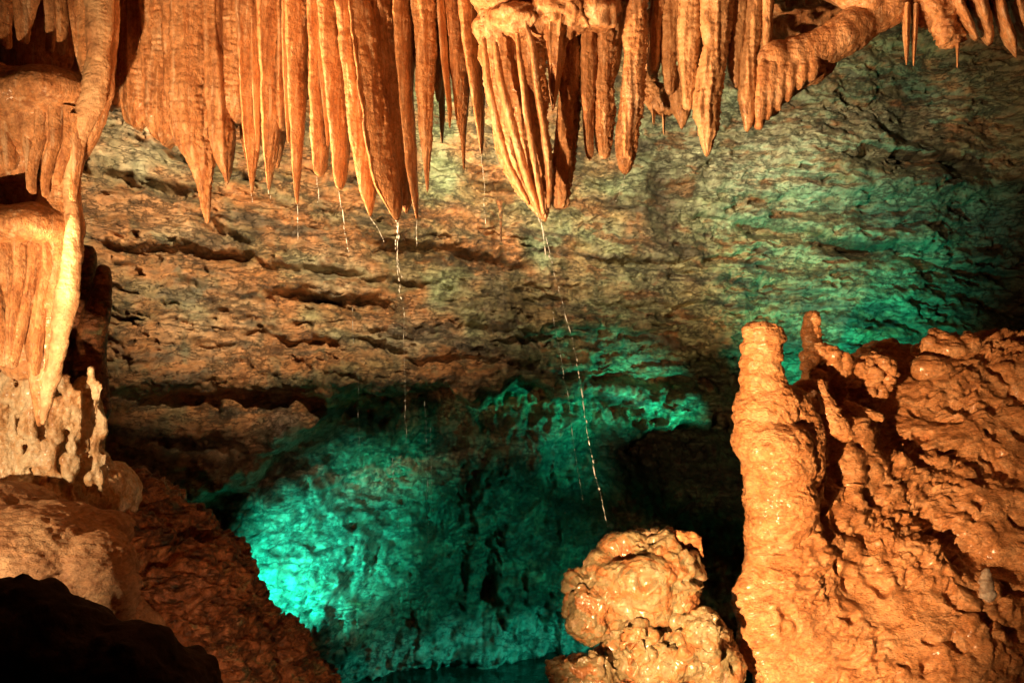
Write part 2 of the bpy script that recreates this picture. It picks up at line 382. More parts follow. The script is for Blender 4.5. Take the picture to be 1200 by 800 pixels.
# ================================================================== CAVE WALL
WX = np.array([-9., -5.2, -4.0, -2.9, -1.0, .55, 2.9, 5.6, 9.0]); WY = np.array([5.6, 7.0, 8.2, 9.5, 10.1, 10.8, 11.4, 11.2, 9.0])
def build_wall():
    nx, nz = 1150, 640
    x = np.linspace(-7.8, 8.0, nx, dtype=F32); z = np.linspace(-.8, 8.0, nz, dtype=F32)
    X, Z = np.meshgrid(x, z, indexing='ij'); X = X.ravel(); Z = Z.ravel()
    ker = np.hanning(60); ker /= ker.sum()
    y0 = np.interp(np.linspace(-9, 9, 1200), WX, WY); y0 = np.convolve(np.pad(y0, 60, 'edge'), ker, 'same')[60:-60]
    Y0 = np.interp(X, np.linspace(-9, 9, 1200), y0).astype(F32)
    P = np.stack([X, Y0, Z], 1)
    # picture-plane coordinates of the undisplaced rock, used only to note down where ledges and hollows lie
    Yn = Y0+.35*sst(430, 520, 400-(Z-CZ)*FOC/Y0)*0
    px = 600+X*FOC/Yn; py = 400-(Z-CZ)*FOC/Yn
    wob = fbm(P, .9, 3, off=3.)*42+fbm(P, 4, 3, off=8.)*16
    def bump(cx, cy, rx, ry, a, rot=0., pw=2):
        ct, s_ = math.cos(rot), math.sin(rot)
        u = ((px-cx+wob*.7)*ct+(py-cy+wob*.7)*s_)/rx; v = (-(px-cx)*s_+(py-cy)*ct)/ry
        return a*np.exp(-(u*u+v*v)**(pw/2))
    # base relief
    dip = P.copy(); dip[:, 2] += .10*X+.15*fbm(P, .6, 2)
    d = .55*fbm(P, .38, 3, off=2.)+.16*fbm(P, 1.4, 3)
    strata = ridged(dip, 1.0, 3, .55, (.45, .45, 3.2), off=5.)
    up = 1-sst(400, 480, py)
    d += -(.07*up+.02)*(strata-.3)*(1-.5*sst(850, 950, px))
    d += -.05*(ridged(dip, 3.4, 4, .6, (.6, .6, 1.7), off=1.)-.3)*(.5+.6*up)*(1-.6*sst(850, 950, px))*(.3+1.1*sst(-.3, .2, fbm(P, .9, 2, off=39.)))
    d += .06*np.abs(fbm(dip, 1.6, 3, .55, (.7, .7, 1.5), off=33.))*3*(.4+.6*up)
    d += .075*fbm(P, 5.5, 4, .6, (1, 1, 1.5))
    rm = .10+.85*sst(-.25, .25, fbm(P, .75, 2, off=19.)); rm = rm*(1-.6*bump(960, 370, 130, 60, 1.))*(1-.4*bump(900, 190, 90, 60, 1.))
    d0 = d.copy()
    d += .055*(worley(dip+.06*fbm(P, 4, 2)[:, None], 4.0, (.7, 1, 1.7))-.5)+.030*(worley(dip, 10, (.7, 1, 1.6), 3.)-.5)+.030*fbm(P, 17, 3, .65, (1, 1, 1.4))
    d = d0+(d-d0)*rm
    d += .16*up*sst(.16, .36, fbm(dip, 2.2, 4, .6, (.45, .45, 2.2), off=66.))*(1-.5*sst(850, 950, px))+.10*up*sst(.2, .4, fbm(dip, 5, 3, .6, (.7, .7, 1.5), off=67.))
    # ledge cracks: (x0,y0,x1,y1,half width px,depth m)
    def crack(x0, y0_, x1, y1, wd, dep, sag=0.):
        t = np.clip((px-x0)/(x1-x0), 0, 1)
        yc = y0_+(y1-y0_)*t+sag*4*t*(1-t)+wob*.45
        e = sst(-.12, .12, (px-x0)/(x1-x0))*(1-sst(.88, 1.12, (px-x0)/(x1-x0)))
        q = (py-yc)/wd
        br = .6+.9*fbm(P, 3.5, 2, off=x0*.1)
        return dep*e*br*(np.exp(-np.maximum(q, 0)**2*.6)*sst(-.8, 0, q))-dep*.35*e*np.exp(-((q+1.6)/1.2)**2)
    for c in ((90, 205, 245, 230, 9, .34), (150, 292, 300, 300, 9, .34), (235, 258, 300, 290, 10, .3), (430, 282, 620, 306, 11, .38), (310, 348, 450, 360, 9, .3),
              (540, 215, 640, 238, 14, .30), (690, 350, 830, 362, 5, .16), (640, 380, 800, 394, 5, .16), (790, 250, 900, 262, 7, .22), (880, 262, 1010, 284, 8, .34),
              (960, 284, 1120, 300, 9, .36), (1010, 178, 1150, 198, 9, .30), (860, 235, 940, 232, 8, .22), (640, 330, 700, 345, 6, .14),
              (300, 310, 420, 322, 6, .18), (720, 300, 800, 312, 7, .2), (540, 385, 690, 396, 8, .2), (420, 330, 540, 338, 6, .16), (330, 400, 470, 412, 7, .2),
              (1020, 305, 1200, 320, 9, .2), (480, 420, 640, 432, 8, .26), (650, 440, 850, 446, 7, .22), (850, 330, 1000, 350, 7, .12), (150, 462, 420, 470, 17, .55), (180, 520, 300, 530, 12, .4)):
        d += crack(*c)
    # brow over the grotto and the hollow below it
    lip = np.interp(px, [60, 120, 160, 240, 300, 350, 400, 470, 520, 560, 610, 650, 700, 780, 850, 900, 1250], [660, 620, 585, 590, 555, 520, 462, 470, 455, 470, 452, 478, 470, 498, 500, 560, 600])+wob*.9
    below = sst(-6, 16, py-lip)
    amp = np.interp(px, [0, 130, 300, 500, 800, 880, 950], [.2, .55, .95, 1.15, 1.2, .6, .2])
    d += below*amp
    d -= .25*amp*np.exp(-((py-lip+16)/20)**2)
    # apron sloping forward to the water
    water = np.interp(px, [0, 300, 400, 660, 870, 1200], [830, 805, 790, 742, 706, 690])
    d -= below*(amp*.95)*sst(560, 745, py+(790-water)*.5)
    d -= .34*sst(-60, -6, py-water)*sst(250, 400, px)
    d -= bump(352, 662, 92, 112, .62, 0, 5)+bump(345, 680, 100, 95, .35)          # pale encrusted shoulder on the left
    d -= bump(425, 700, 60, 60, .35)
    d -= bump(335, 575, 52, 26, .30, 0, 4)
    d += bump(415, 598, 40, 26, .45)
    d += bump(500, 520, 60, 30, .30)
    d -= bump(605, 590, 75, 90, .50)          # domed boulder
    d += bump(700, 520, 30, 45, .30)
    d += bump(790, 560, 90, 40, .7)+bump(730, 545, 60, 25, .5, .2)+bump(840, 590, 60, 50, .2)         # dark side passage
    d -= bump(660, 700, 120, 45, .30, -.3)
    d -= bump(700, 500, 70, 22, .25)
    d -= bump(500, 680, 40, 60, .25, .5)
    d -= bump(335, 505, 22, 30, .22)
    d -= bump(930, 190, 110, 60, .35)         # smooth pale belly top right
    d += bump(1090, 110, 90, 45, .35)
    d -= bump(1090, 215, 90, 16, .22)
    d += bump(775, 235, 22, 55, .22)          # dark water-worn gully
    d += bump(500, 460, 130, 14, .12)
    d += below*(.55*fbm(P, 1.3, 4, .6, off=17.)-.22*(ridged(P, 2.2, 3, .6, (1, 1, .8), off=27.)-.4))
    # crust on the left shoulder and apron
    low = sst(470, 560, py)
    crust = low*np.exp(-(((px-360)/120)**2+((py-660)/130)**2))
    P2 = np.stack([X, Y0+d, Z], 1)
    d -= crust*(.05*(.55-worley(P2, 6, (1, 1, 1.2)))+.05*(.5-worley(P2, 14, (1, 1, 1.), 6.))-.03*fbm(P2, 22, 3, .65))
    d += crust*.10*sst(.1, .35, fbm(P2, 5, 3, .6, (.6, 1, 1.6), off=44.))
    d -= low*.030*(.5-worley(P2, 15, off=2.))
    d -= .040*ridged(P2, 6, 4, .65, (1, 1, .8))*low
    # vertical runs of calcite
    d -= .17*ridged(P2, 2.0, 3, .55, (1, 1, .3), off=7.)*low*(1-.7*crust)
    Y = Y0+d
    P = np.stack([X+.04*(fbm(P2, 3, 2, off=31.)), Y, Z+.05*fbm(P2, 6, 2, off=51.)], 1)
    # ---------------- mineral colours; some blk layers paint in the shade of hollows
    rust = np.array([.40, .155, .05]); tan = np.array([.42, .28, .12]); grey = np.array([.27, .34, .18]); blk = np.array([.035, .032, .025]); pale = np.array([.50, .50, .33]); olive = np.array([.15, .17, .09]); white = np.array([.62, .58, .50])
    n1 = fbm(dip, .8, 4, .6, (1, 1, 1.8), off=11.); n2 = fbm(dip, 1.3, 4, .6, (1, 1, 2), off=21.); n3 = fbm(P, 3.2, 4, .65, (1, 1, 1.6), off=41.)
    C = np.repeat(tan[None], len(X), 0)
    def lay(c, m):
        nonlocal C
        m = np.clip(m, 0, 1)[:, None]; C = C*(1-m)+c*m
    left = 1-sst(330, 560, px)
    lay(rust*1.1, sst(-.08, .22, n1+.38*left-.12*sst(600, 900, px)+.3*bump(480, 390, 90, 60, 1.)))
    lay(olive, sst(.0, .35, n2+.05)*.75)
    lay(grey, sst(-.1, .25, fbm(dip, .9, 3, .6, (1, 1, 1.5), off=61.)+.30*sst(560, 900, px)-.25*left-.05))
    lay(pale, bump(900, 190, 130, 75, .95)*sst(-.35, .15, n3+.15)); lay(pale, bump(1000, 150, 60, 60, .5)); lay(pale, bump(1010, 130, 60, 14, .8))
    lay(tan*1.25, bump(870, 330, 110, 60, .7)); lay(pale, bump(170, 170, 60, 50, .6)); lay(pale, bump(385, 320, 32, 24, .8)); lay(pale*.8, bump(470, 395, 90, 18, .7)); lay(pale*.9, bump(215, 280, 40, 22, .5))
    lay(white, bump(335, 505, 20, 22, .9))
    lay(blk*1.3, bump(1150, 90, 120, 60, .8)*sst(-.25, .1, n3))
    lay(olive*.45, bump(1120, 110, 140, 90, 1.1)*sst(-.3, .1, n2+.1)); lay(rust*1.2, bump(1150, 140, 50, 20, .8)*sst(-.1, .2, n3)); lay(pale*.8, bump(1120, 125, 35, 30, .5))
    lay(blk, sst(.06, .30, fbm(dip, 1.7, 4, .65, (.6, .6, 3.), off=71.))*.9)
    lay(rust*.8, sst(.12, .3, fbm(dip, 3.3, 4, .65, (.8, .8, 2.), off=75.))*.8)
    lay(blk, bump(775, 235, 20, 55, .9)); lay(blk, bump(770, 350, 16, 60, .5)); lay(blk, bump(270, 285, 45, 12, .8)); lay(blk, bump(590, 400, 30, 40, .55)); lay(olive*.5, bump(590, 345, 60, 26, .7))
    lay(blk, bump(500, 450, 260, 14, .6)*sst(-.4, .2, n3)); lay(blk, bump(1180, 320, 70, 130, .85)); lay(blk, bump(900, 60, 60, 100, .5))  # middle layer paints the shade of the far right recess
    lay(rust*.55, bump(110, 270, 60, 60, .7)); lay(rust, bump(590, 255, 60, 16, .6)); lay(rust*.9, bump(110, 480, 60, 110, .7))
    streak = fbm(P, 6, 3, .6, (1, 1, .12), off=81.)
    lay(olive*.5, sst(.1, .35, streak)*.65)
    st2 = sst(-.1, .25, fbm(P, 9, 3, .6, (1, 1, .1), off=101.))
    for cx_, cy_, rx_, ry_, a_ in ((775, 240, 24, 75, .9), (590, 350, 30, 60, .8), (375, 270, 14, 60, .6), (465, 420, 40, 50, .6), (980, 330, 30, 50, .4), (655, 300, 14, 50, .4)):
        lay(blk*1.2, bump(cx_, cy_, rx_, ry_, a_)*(.3+.7*st2))
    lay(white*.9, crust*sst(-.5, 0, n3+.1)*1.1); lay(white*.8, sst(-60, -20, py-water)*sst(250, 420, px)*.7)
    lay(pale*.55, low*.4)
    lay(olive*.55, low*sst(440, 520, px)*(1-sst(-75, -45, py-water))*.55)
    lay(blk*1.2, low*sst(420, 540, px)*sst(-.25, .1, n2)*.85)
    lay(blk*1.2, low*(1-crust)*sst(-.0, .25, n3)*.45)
    lay(blk, below*bump(795, 565, 75, 45, .7))  # shade inside the side passage, painted into the colour
    lay(white*.85, sst(-58, -26, py-water)*sst(250, 400, px)*sst(-.5, -.1, n3)*.9)
    lay(blk, bump(1210, 300, 70, 160, .9)); lay(olive*.6, sst(860, 1000, px)*sst(-.1, .3, n2)*(1-below)*.7)  # first layer blackens the far right wall to paint in its shade
    lay(pale, bump(250, 380, 60, 40, .35)); lay(rust*1.15, bump(280, 400, 70, 90, .5)*sst(-.2, .2, n3)); lay(rust, bump(420, 560, 40, 30, .4))
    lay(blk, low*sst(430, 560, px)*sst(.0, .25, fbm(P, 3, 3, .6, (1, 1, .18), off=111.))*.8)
    mot = fbm(P, 11, 4, .7, off=91.)
    C = C*1.12*np.clip(1+1.4*mot, .3, 2.)[:, None]
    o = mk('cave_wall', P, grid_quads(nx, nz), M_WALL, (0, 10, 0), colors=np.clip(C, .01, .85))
    tag(o, kind='structure')
build_wall()

# ceiling, floor, pool
def sheet(name, x, y, fz, mat, **k):
    X, Y = np.meshgrid(x.astype(F32), y.astype(F32), indexing='ij'); X = X.ravel(); Y = Y.ravel()
    P0 = np.stack([X, Y, 0*X], 1)
    Z = fz(P0, X, Y)
    o = mk(name, np.stack([X, Y, Z], 1), grid_quads(len(x), len(y)), mat, **k); tag(o, kind='structure'); return o
def fceil(P, X, Y):
    e = 6.35+.25*fbm(P, .8, 2)
    return 5.55+2.6*sst(0, 1.2, Y-e)-.25*np.clip(2.5-Y, 0, 3)*0+.25*fbm(P, .9, 4, off=5.)+.10*ridged(P, 3, 3)
sheet('cave_ceiling', np.linspace(-9, 9.5, 300), np.linspace(-2, 13, 260), fceil, M_BANK)
def ffloor(P, X, Y):
    z = np.interp(Y, [-3, 3, 4, 6, 7.6, 9, 13], [1.6, 1.5, 1.15, .5, -.3, -.7, -.9])
    return z+.10*fbm(P, .9, 4, off=15.)+.04*ridged(P, 4, 3)
sheet('ground', np.linspace(-9, 9.5, 320), np.linspace(-3, 13, 280), ffloor, M_BANK)
def fpool(P, X, Y): return .006*fbm(P, 2.5, 2)
sheet('water', np.linspace(-7.5, 8, 200), np.linspace(6.2, 13, 120), fpool, M_WATER)

# ================================================================== ORANGE ROW OF STALACTITES
YS = 5.5
rowlab = 'stalactites in the orange row'
# ribbed curtain behind the row
def curtain(name, prof, Y, thick, mat, label, cat, lean=0., ribf=5., yt=-48, seed=0., res=1.3, group=None):
    xs = np.arange(prof[0][0], prof[-1][0], res); b = np.interp(xs, [p[0] for p in prof], [p[1] for p in prof])
    m = 150; sc = Y/FOC
    ph = xs*sc
    rn = fbm(np.stack([ph, 0*ph+seed, 0*ph], 1), ribf, 3, .6)
    rib = 1-np.abs(rn)*3.2
    b = b+(rib-.4)*16
    t = np.linspace(0, 1, m)
    PY = yt+(b-yt)[:, None]*t[None]
    PX = np.repeat(xs[:, None], m, 1)+lean*(PY-yt)
    th = thick*np.sqrt(np.clip(1-np.maximum(0, (t-.8)/.2)**2, 0, 1))[None]*np.ones_like(PY)
    edge = np.sqrt(np.clip(1-np.maximum(0, 1-np.minimum(xs-xs[0], xs[-1]-xs)/12)**2, 0, 1)); th = th*(.1+.9*edge[:, None])
    X = (PX-600)*sc; Z = CZ+(400-PY)*sc
    fr = Y-th-(.10*np.clip(rib, -.6, 1)[:, None]*sst(0, .35, t)[None])*edge[:, None]
    F = np.stack([X, fr, Z], -1).reshape(-1, 3)+seed
    F2 = F.copy()
    dd = .03*fbm(F, 3, 3)+.014*ridged(F, 9, 3, sc=(2.2, 2.2, .35))+.010*ridged(F, 16, 2, sc=(.6, .6, 2.))+.008*(.5-worley(F, 42))+.003*fbm(F, 80, 2)
    fr = fr-dd.reshape(fr.shape)
    bk = Y+th*.3
    A = np.stack([X, fr, Z], -1); B = np.stack([X, np.maximum(bk, fr+.004), Z], -1)
    V = np.concatenate([A, B[:, ::-1]], 1)      # loop front down, back up
    nu, nv = V.shape[:2]
    Q = grid_quads(nu, nv)
    i = np.arange(nu-1); Q = np.concatenate([Q, np.stack([i*nv+nv-1, (i+1)*nv+nv-1, (i+1)*nv, i*nv], 1)])
    o = mk(name, V.reshape(-1, 3), Q, mat, (float(X.mean()), Y, float(Z.max())))
    tag(o, label, cat, group); return o
curtain('flowstone_curtain', [(118, 110), (135, 128), (150, 150), (172, 145), (200, 168), (225, 160), (250, 128), (280, 140), (300, 132), (330, 160), (345, 120)],
        5.64, .10, M_FLOW, 'broad ribbed orange flowstone sheet behind the stalactites at the upper left', 'flowstone', seed=1.)
curtain('flowstone_curtain', [(325, 90), (345, 150), (360, 80), (395, 110), (420, 60), (470, 90), (520, 70), (560, 100), (590, 60)],
        5.98, .10, M_FLOW, 'shadowed orange drapery seen through gaps between the long central stalactites', 'flowstone', seed=5.)

T = stalactite
T('stubby fringe stalactite nearest the left flowstone column', [(0, 140, 172), (80, 148, 174), (120, 150, 173), (140, 157, 171), (152, 163, 167)], 5.55, seed=1, lean=.3, depth=1.2, lobes=((.2, .25, .12),))
T('short blunt orange stalactite above the pale patch of wall', [(0, 172, 203), (90, 174, 199), (130, 178, 200), (150, 187, 198), (163, 192, 195)], 5.6, seed=2, lean=.3, lobes=((-.3, .2, .15), (.4, .2, .1)))
T('narrow orange stalactite tucked left of the longest leftmost spike', [(0, 196, 220), (100, 198, 216), (145, 202, 214), (172, 206, 209)], 5.5, seed=3, lean=.4)
T('long tapering orange stalactite furthest left of the low hanging ones', [(0, 206, 246), (60, 207, 243), (115, 208, 244), (144, 207, 247), (175, 216, 247), (200, 228, 247), (225, 234, 246), (250, 239, 245.5), (263, 242, 244)], 5.45, seed=4, lean=.35, lobes=((-.55, .22, .16), (.25, .2, .18)), depth=1.2)
T('orange stalactite ending in a pointed bulb beside the long leftmost spike', [(0, 240.7, 260.9), (60, 244.6, 264.0), (112, 246.7, 268.8), (165, 250.7, 270.9), (190, 256.4, 269.3), (205, 262.2, 268.7), (216, 265.5, 266.9)], 5.5, seed=5, lean=.35, lobes=((.7, .2, .25),))
T('thin orange stalactite half hidden right of the pointed bulb one', [(0, 259.5, 279.6), (50, 262.0, 276.3), (100, 264.5, 272.1), (150, 266.4, 271.4), (168, 268.1, 269.8)], 5.62, seed=6, lean=.4)
T('orange stalactite with a hanging water drop, right of the pointed bulb one', [(0, 282.6, 306.4), (70, 285.3, 304.0), (130, 287.1, 303.2), (170, 289.8, 301.7), (200, 292.4, 298.3), (226, 294.6, 295.9)], 5.5, seed=7, lean=.6, lobes=((0, .2, .2),))
T('slim dark orange stalactite peeking out behind its brighter neighbour', [(0, 275.0, 288.4), (120, 280.6, 289.0), (165, 284.4, 290.3), (189, 288.1, 289.8)], 5.7, seed=8)
T('orange stalactite with broad root just left of the dark gap', [(0, 307.7, 332.3), (60, 309.3, 328.9), (130, 310.1, 326.2), (180, 311.7, 322.8), (205, 313.3, 318.4), (223, 314.6, 315.9)], 5.5, seed=9, lean=.65, lobes=((.1, .2, .2),))
T('shaded stalactite behind the one left of the dark gap', [(0, 327.2, 344.0), (100, 326.0, 339.4), (160, 323.7, 332.9), (198, 323.2, 325.7)], 5.72, seed=10)
T('straight slender stalactite standing alone between two dark gaps', [(0, 338.5, 359.5), (60, 340.2, 357.0), (120, 342.0, 355.4), (170, 343.2, 352.9), (215, 345.3, 350.0), (239, 347.6, 348.9)], 5.45, seed=11, lean=.8, depth=2.4)
T('slender blade stalactite right of the lone straight one', [(0, 364.3, 381.9), (80, 366.2, 383.0), (160, 368.1, 383.2), (198, 369.8, 380.7), (207, 370.8, 375.5)], 5.5, seed=12, lean=.85, depth=2.9, dmax=.3)
T('long blade stalactite with a thread of water falling from its blunt tip', [(0, 378.8, 403.1), (60, 381.7, 405.2), (112, 386.4, 405.7), (170, 391.1, 406.2), (210, 393.7, 403.8), (223, 396.2, 399.6)], 5.45, seed=13, lean=.85, depth=2.9, dmax=.3)
T('broad blade stalactite with a dark textured flank, left of the widest central pair', [(0, 396.6, 422.4), (60, 402.7, 430.2), (112, 409.7, 437.2), (170, 415.5, 440.5), (200, 419.3, 439.9), (225, 424.0, 439.4), (242, 429.5, 437.2), (254, 433.1, 434.8)], 5.4, seed=14, lean=.95, depth=2.6, dmax=.32, lobes=((-.9, .25, .25),))
T('wide central blade stalactite pouring the thickest thread of water', [(0, 412.6, 441.1), (60, 418.6, 449.0), (112, 425.6, 457.9), (170, 433.6, 465.0), (200, 437.6, 468.0), (225, 445.5, 471.2), (243, 455.3, 469.5), (259, 463.1, 466.9)], 5.35, seed=15, lean=.95, depth=2.4, dmax=.36, lobes=((-.9, .2, .22), (-.1, .14, .16)))
T('rough red stalactite pressed against the widest blade', [(0, 435.1, 464.5), (70, 445.8, 471.0), (150, 456.6, 478.4), (210, 466.2, 482.1), (235, 470.7, 480.8), (250, 474.2, 477.6)], 5.5, seed=16, lean=.9, depth=2.4, rough=1.5)
T('thin curved stalactite right of the widest central blade', [(0, 462.3, 479.9), (80, 467.0, 481.3), (150, 472.9, 484.6), (200, 477.7, 487.8), (235, 483.5, 489.8), (257, 488.1, 489.4)], 5.38, seed=17, lean=.9, depth=2.8)
T('smooth pointed orange spike between the curved one and the pale grey one', [(0, 484.8, 510.0), (60, 488.5, 508.6), (112, 490.2, 507.0), (160, 492.9, 505.5), (190, 496.5, 503.2), (225, 500.1, 501.8)], 5.42, seed=18, lean=.5, depth=1.6, lobes=((-.5, .2, .14), (.5, .2, .1)))
T('thin pale grey stalactite deep in the gap right of the smooth spike', [(0, 511.8, 522.7), (80, 513.5, 521.1), (140, 515.4, 520.4), (168, 517.1, 518.8)], 5.95, M_PALE, seed=19)
T('dull orange stalactite with a needle tip, left of the big fan drapery', [(0, 522.7, 546.2), (60, 527.5, 547.6), (112, 532.2, 548.1), (140, 535.8, 546.7), (165, 540.4, 545.4), (199, 543.1, 544.8)], 5.6, seed=20, lean=.75, depth=2.2, lobes=((-.3, .2, .2),))
T('slender stalactite with a fine water thread directly left of the big fan drapery', [(0, 538.8, 563.1), (60, 544.4, 563.7), (112, 553.0, 567.3), (150, 558.6, 567.0), (181, 563.6, 565.3)], 5.5, seed=21, lean=.9, depth=2.8)

for xx, yb, wd_, sd in ((360, 118, 8, 200), (388, 150, 9, 201), (409, 128, 7, 202), (447, 140, 8, 203), (478, 150, 7, 204), (513, 120, 7, 205), (556, 130, 6, 206), (277, 150, 8, 207), (232, 140, 9, 208), (334, 130, 7, 209)):
    T('dark recessed stalactite ending high up in a gap of the orange row', [(0, xx-wd_, xx+wd_), (yb*.5, xx-wd_*.8, xx+wd_*.8), (yb*.85, xx-wd_*.5, xx+wd_*.5), (yb, xx-1, xx+1)], 5.74, group='dark stalactites recessed behind the orange row', seed=sd, n=40)
for xx, x2, yb, wd_, sd, lb in ((375, 384, 172, 4.2, 220, 'very thin straight blade squeezed beside the slender blade stalactite'), (404, 419, 196, 4.6, 221, 'very thin blade between the blunt tipped blade and the broad blade'), (446, 462, 214, 4.2, 222, 'thin ridge blade lying on the dark flank of the widest central blade'), (476, 481, 178, 4.4, 223, 'short thin blade right of the rough red stalactite'),
                            (517, 527, 150, 4.5, 224, 'short thin blade left of the needle tipped stalactite'), (300, 302, 178, 3.8, 225, 'thin spike in the shade right of the drop hung stalactite'), (258, 262, 150, 4.0, 226, 'thin short spike fused to the pointed bulb stalactite'), (336, 338, 168, 3.6, 227, 'thin spike at the left side of the lone straight stalactite')):
    T(lb, [(0, xx-wd_, xx+wd_), (yb*.5, (xx+x2)/2-wd_*.9, (xx+x2)/2+wd_*.9), (yb*.85, x2-wd_*.5, x2+wd_*.5), (yb, x2-.6, x2+.6)], 5.47, seed=sd, n=40, depth=2.8, lean=.9)
# big fan drapery and its neighbours hanging from the ledge
dr = T('great fan shaped orange drapery with converging folds and a water spout at its tip',
       [(14, 568, 640), (40, 563, 642), (70, 562, 642), (102, 569, 642), (150, 577, 643), (180, 583, 645), (203, 591, 646), (225, 605, 647), (238, 618, 646), (250, 628, 643), (260, 637, 640)],
       5.3, name='drapery', cat='drapery', group='draperies hanging from the central ledge', seed=22, lean=.25, depth=.55, dmax=.26, n=120,
       lobes=((-.82, .10, .18), (-.55, .09, .16), (-.15, .12, .18), (.28, .07, .18), (.62, .08, .20)), rough=1.1)
def fold(pts, Y, r, seed):       # ridge lying on the drapery
    out = [(p[0], p[1]-r*q, p[1]+r*q) for p, q in zip(pts, np.interp(np.linspace(0, 1, len(pts)), [0, .2, .8, 1], [.6, 1, .9, .5]))]
    V, Q, org = loft(out, Y, seed=seed, lean=.2, depth=1.4, n=28, dmax=.05)
    return mk('fold', V, Q, M_FLOW, org, dr)
fold([(45, 567), (100, 572), (150, 583), (190, 595), (225, 612), (240, 620)], 5.135, 4.0, 51)
fold([(50, 580), (100, 588), (150, 601), (190, 612), (230, 625), (250, 632)], 5.09, 4.5, 52)
fold([(40, 606), (90, 612), (130, 617), (180, 625), (230, 634), (252, 638)], 5.06, 3.4, 53)
fold([(25, 615), (50, 623), (90, 628), (110, 631), (150, 637), (190, 643), (225, 645), (245, 642)], 5.08, 4.2, 54)
T('flat plank drapery ending squarely beside the tip of the great fan', [(30, 655, 682), (70, 656, 681), (100, 657, 679), (135, 654, 677), (170, 652, 674), (200, 650, 671), (235, 648, 666), (246, 649, 662)], 5.36, name='drapery', cat='drapery', group='draperies hanging from the central ledge', seed=23, lean=.2, depth=1., lobes=((-.4, .15, .12), (.6, .15, .12)))
T('bright folded drapery tongue between the great fan and the plank', [(4, 636, 672), (30, 640, 667), (60, 641, 662), (90, 643, 657), (115, 645, 652), (130, 647, 649)], 5.24, name='drapery', cat='drapery', group='draperies hanging from the central ledge', seed=24, lean=.3, lobes=((-.4, .15, .2), (.4, .15, .2)))
T('slim drapery blade left of the double barrelled stalactite', [(6, 679, 703), (40, 681, 699), (100, 682, 697), (150, 684, 696), (178, 686, 695), (188, 689, 693)], 5.33, name='drapery', cat='drapery', group='draperies hanging from the central ledge', seed=25, lean=.5, depth=1.3)
T('thick blunt orange stalactite with pitted skin near its tip', [(10, 697, 722), (50, 697, 720), (100, 696, 718), (150, 697, 717), (175, 700, 716), (187, 705, 712)], 5.38, seed=26, lean=.2, depth=1.1, lobes=((-.2, .2, .12),), group='stalactites right of the fan drapery')
T('short stalactite wedged above the dark slit beside the thickest column', [(0, 717, 734), (40, 717, 731), (75, 716, 727), (92, 717, 722)], 5.42, seed=27, group='stalactites right of the fan drapery')
T('longest smooth cylindrical orange stalactite right of the fan drapery', [(0, 736, 758), (40, 734, 756), (80, 732, 754), (120, 729, 752), (150, 725, 748), (180, 722, 744), (196, 726, 740), (205, 730, 735)], 5.25, seed=28, lean=.2, depth=1., rough=1.1, lobes=((-.3, .3, .06),), group='stalactites right of the fan drapery')
T('short orange stalactite right of the long smooth cylinder', [(0, 762, 781), (50, 761, 776), (78, 759, 773), (90, 761, 769)], 5.4, seed=29, lean=.2, group='stalactites right of the fan drapery')
# pinkish cluster
g = 'pinkish speckled stalactites of the right cluster'
T('leftmost speckled stalactite of the pinkish cluster', [(0, 778, 798), (50, 776, 793), (90, 777, 791), (112, 781, 788)], 5.35, M_FLOWD, seed=30, lean=.1, group=g, depth=1.)
T('low tattered pinkish stalactite beside the pale dangling knob', [(80, 782, 800), (110, 784, 806), (135, 792, 807), (152, 798, 800)], 5.42, M_FLOWD, seed=31, lean=.1, group=g, depth=1.)
T('speckled twin barrel stalactite left of the longest pinkish one', [(0, 794, 822), (40, 795, 819), (80, 797, 816), (112, 799, 813), (130, 802, 810)], 5.3, M_FLOWD, seed=32, lean=.1, group=g, depth=1., lobes=((-.4, .2, .12), (.5, .2, .12)))
T('longest and widest pinkish speckled stalactite of the right cluster', [(0, 820, 857), (30, 823, 855), (55, 826, 851), (85, 820, 848), (110, 815, 844), (135, 814, 842), (155, 819, 840), (170, 823, 835), (184, 827, 830)], 5.25, M_FLOWD, seed=33, lean=.1, group=g, depth=.9, lobes=((-.5, .15, .14), (.1, .15, .12), (.65, .15, .12)))
T('slim pinkish stalactite joined behind the longest speckled one', [(0, 812, 832), (50, 812, 829), (100, 812, 824), (120, 814, 819)], 5.42, M_FLOWD, seed=34, group=g)
T('waxy pinkish stalactite with a hooked waist, right of the dark gap', [(0, 856, 878), (40, 855, 875), (80, 854, 868), (98, 859, 868), (104, 862, 866)], 5.3, M_FLOWD, seed=35, lean=.1, group=g, depth=1.)
T('pinkish stalactite with a smooth pale tip beside the orange arch', [(0, 875, 893), (40, 874, 890), (80, 868, 886), (115, 866, 885), (140, 870, 883), (155, 873, 878)], 5.28, M_FLOWD, seed=36, lean=.1, group=g, depth=1.)
T('thin speckled stalactite touching the dark opening above the arch', [(0, 890, 906), (40, 890, 903), (75, 890, 899), (95, 890, 895)], 5.3, M_FLOWD, seed=37, lean=.1, group=g)

# roots: ledge rock above the draperies and flowstone brow above everything
o = build_mass('flowstone_ledge', [E(605, -8, 5.35, 46, 34), E(660, -4, 5.35, 48, 34), E(700, -12, 5.35, 40, 32), E(575, 30, 5.3, 15, 18), E(610, 28, 5.22, 34, 16), E(650, 22, 5.22, 36, 18), E(690, 14, 5.25, 34, 16)],
               M_FLOW, 'ripple', .02, 3, 1); tag(o, 'lumpy glistening orange ledge from which the great fan drapery hangs', 'flowstone')
prim = [E(x, -52+6*math.sin(x*.05), 5.55, 42, 36, .32) for x in range(130, 930, 34)]
o = build_mass('flowstone_brow', prim, M_FLOW, 'ripple', .03, 3, 1); tag(o, 'long orange flowstone brow along the top edge, root of the whole stalactite row', 'flowstone')

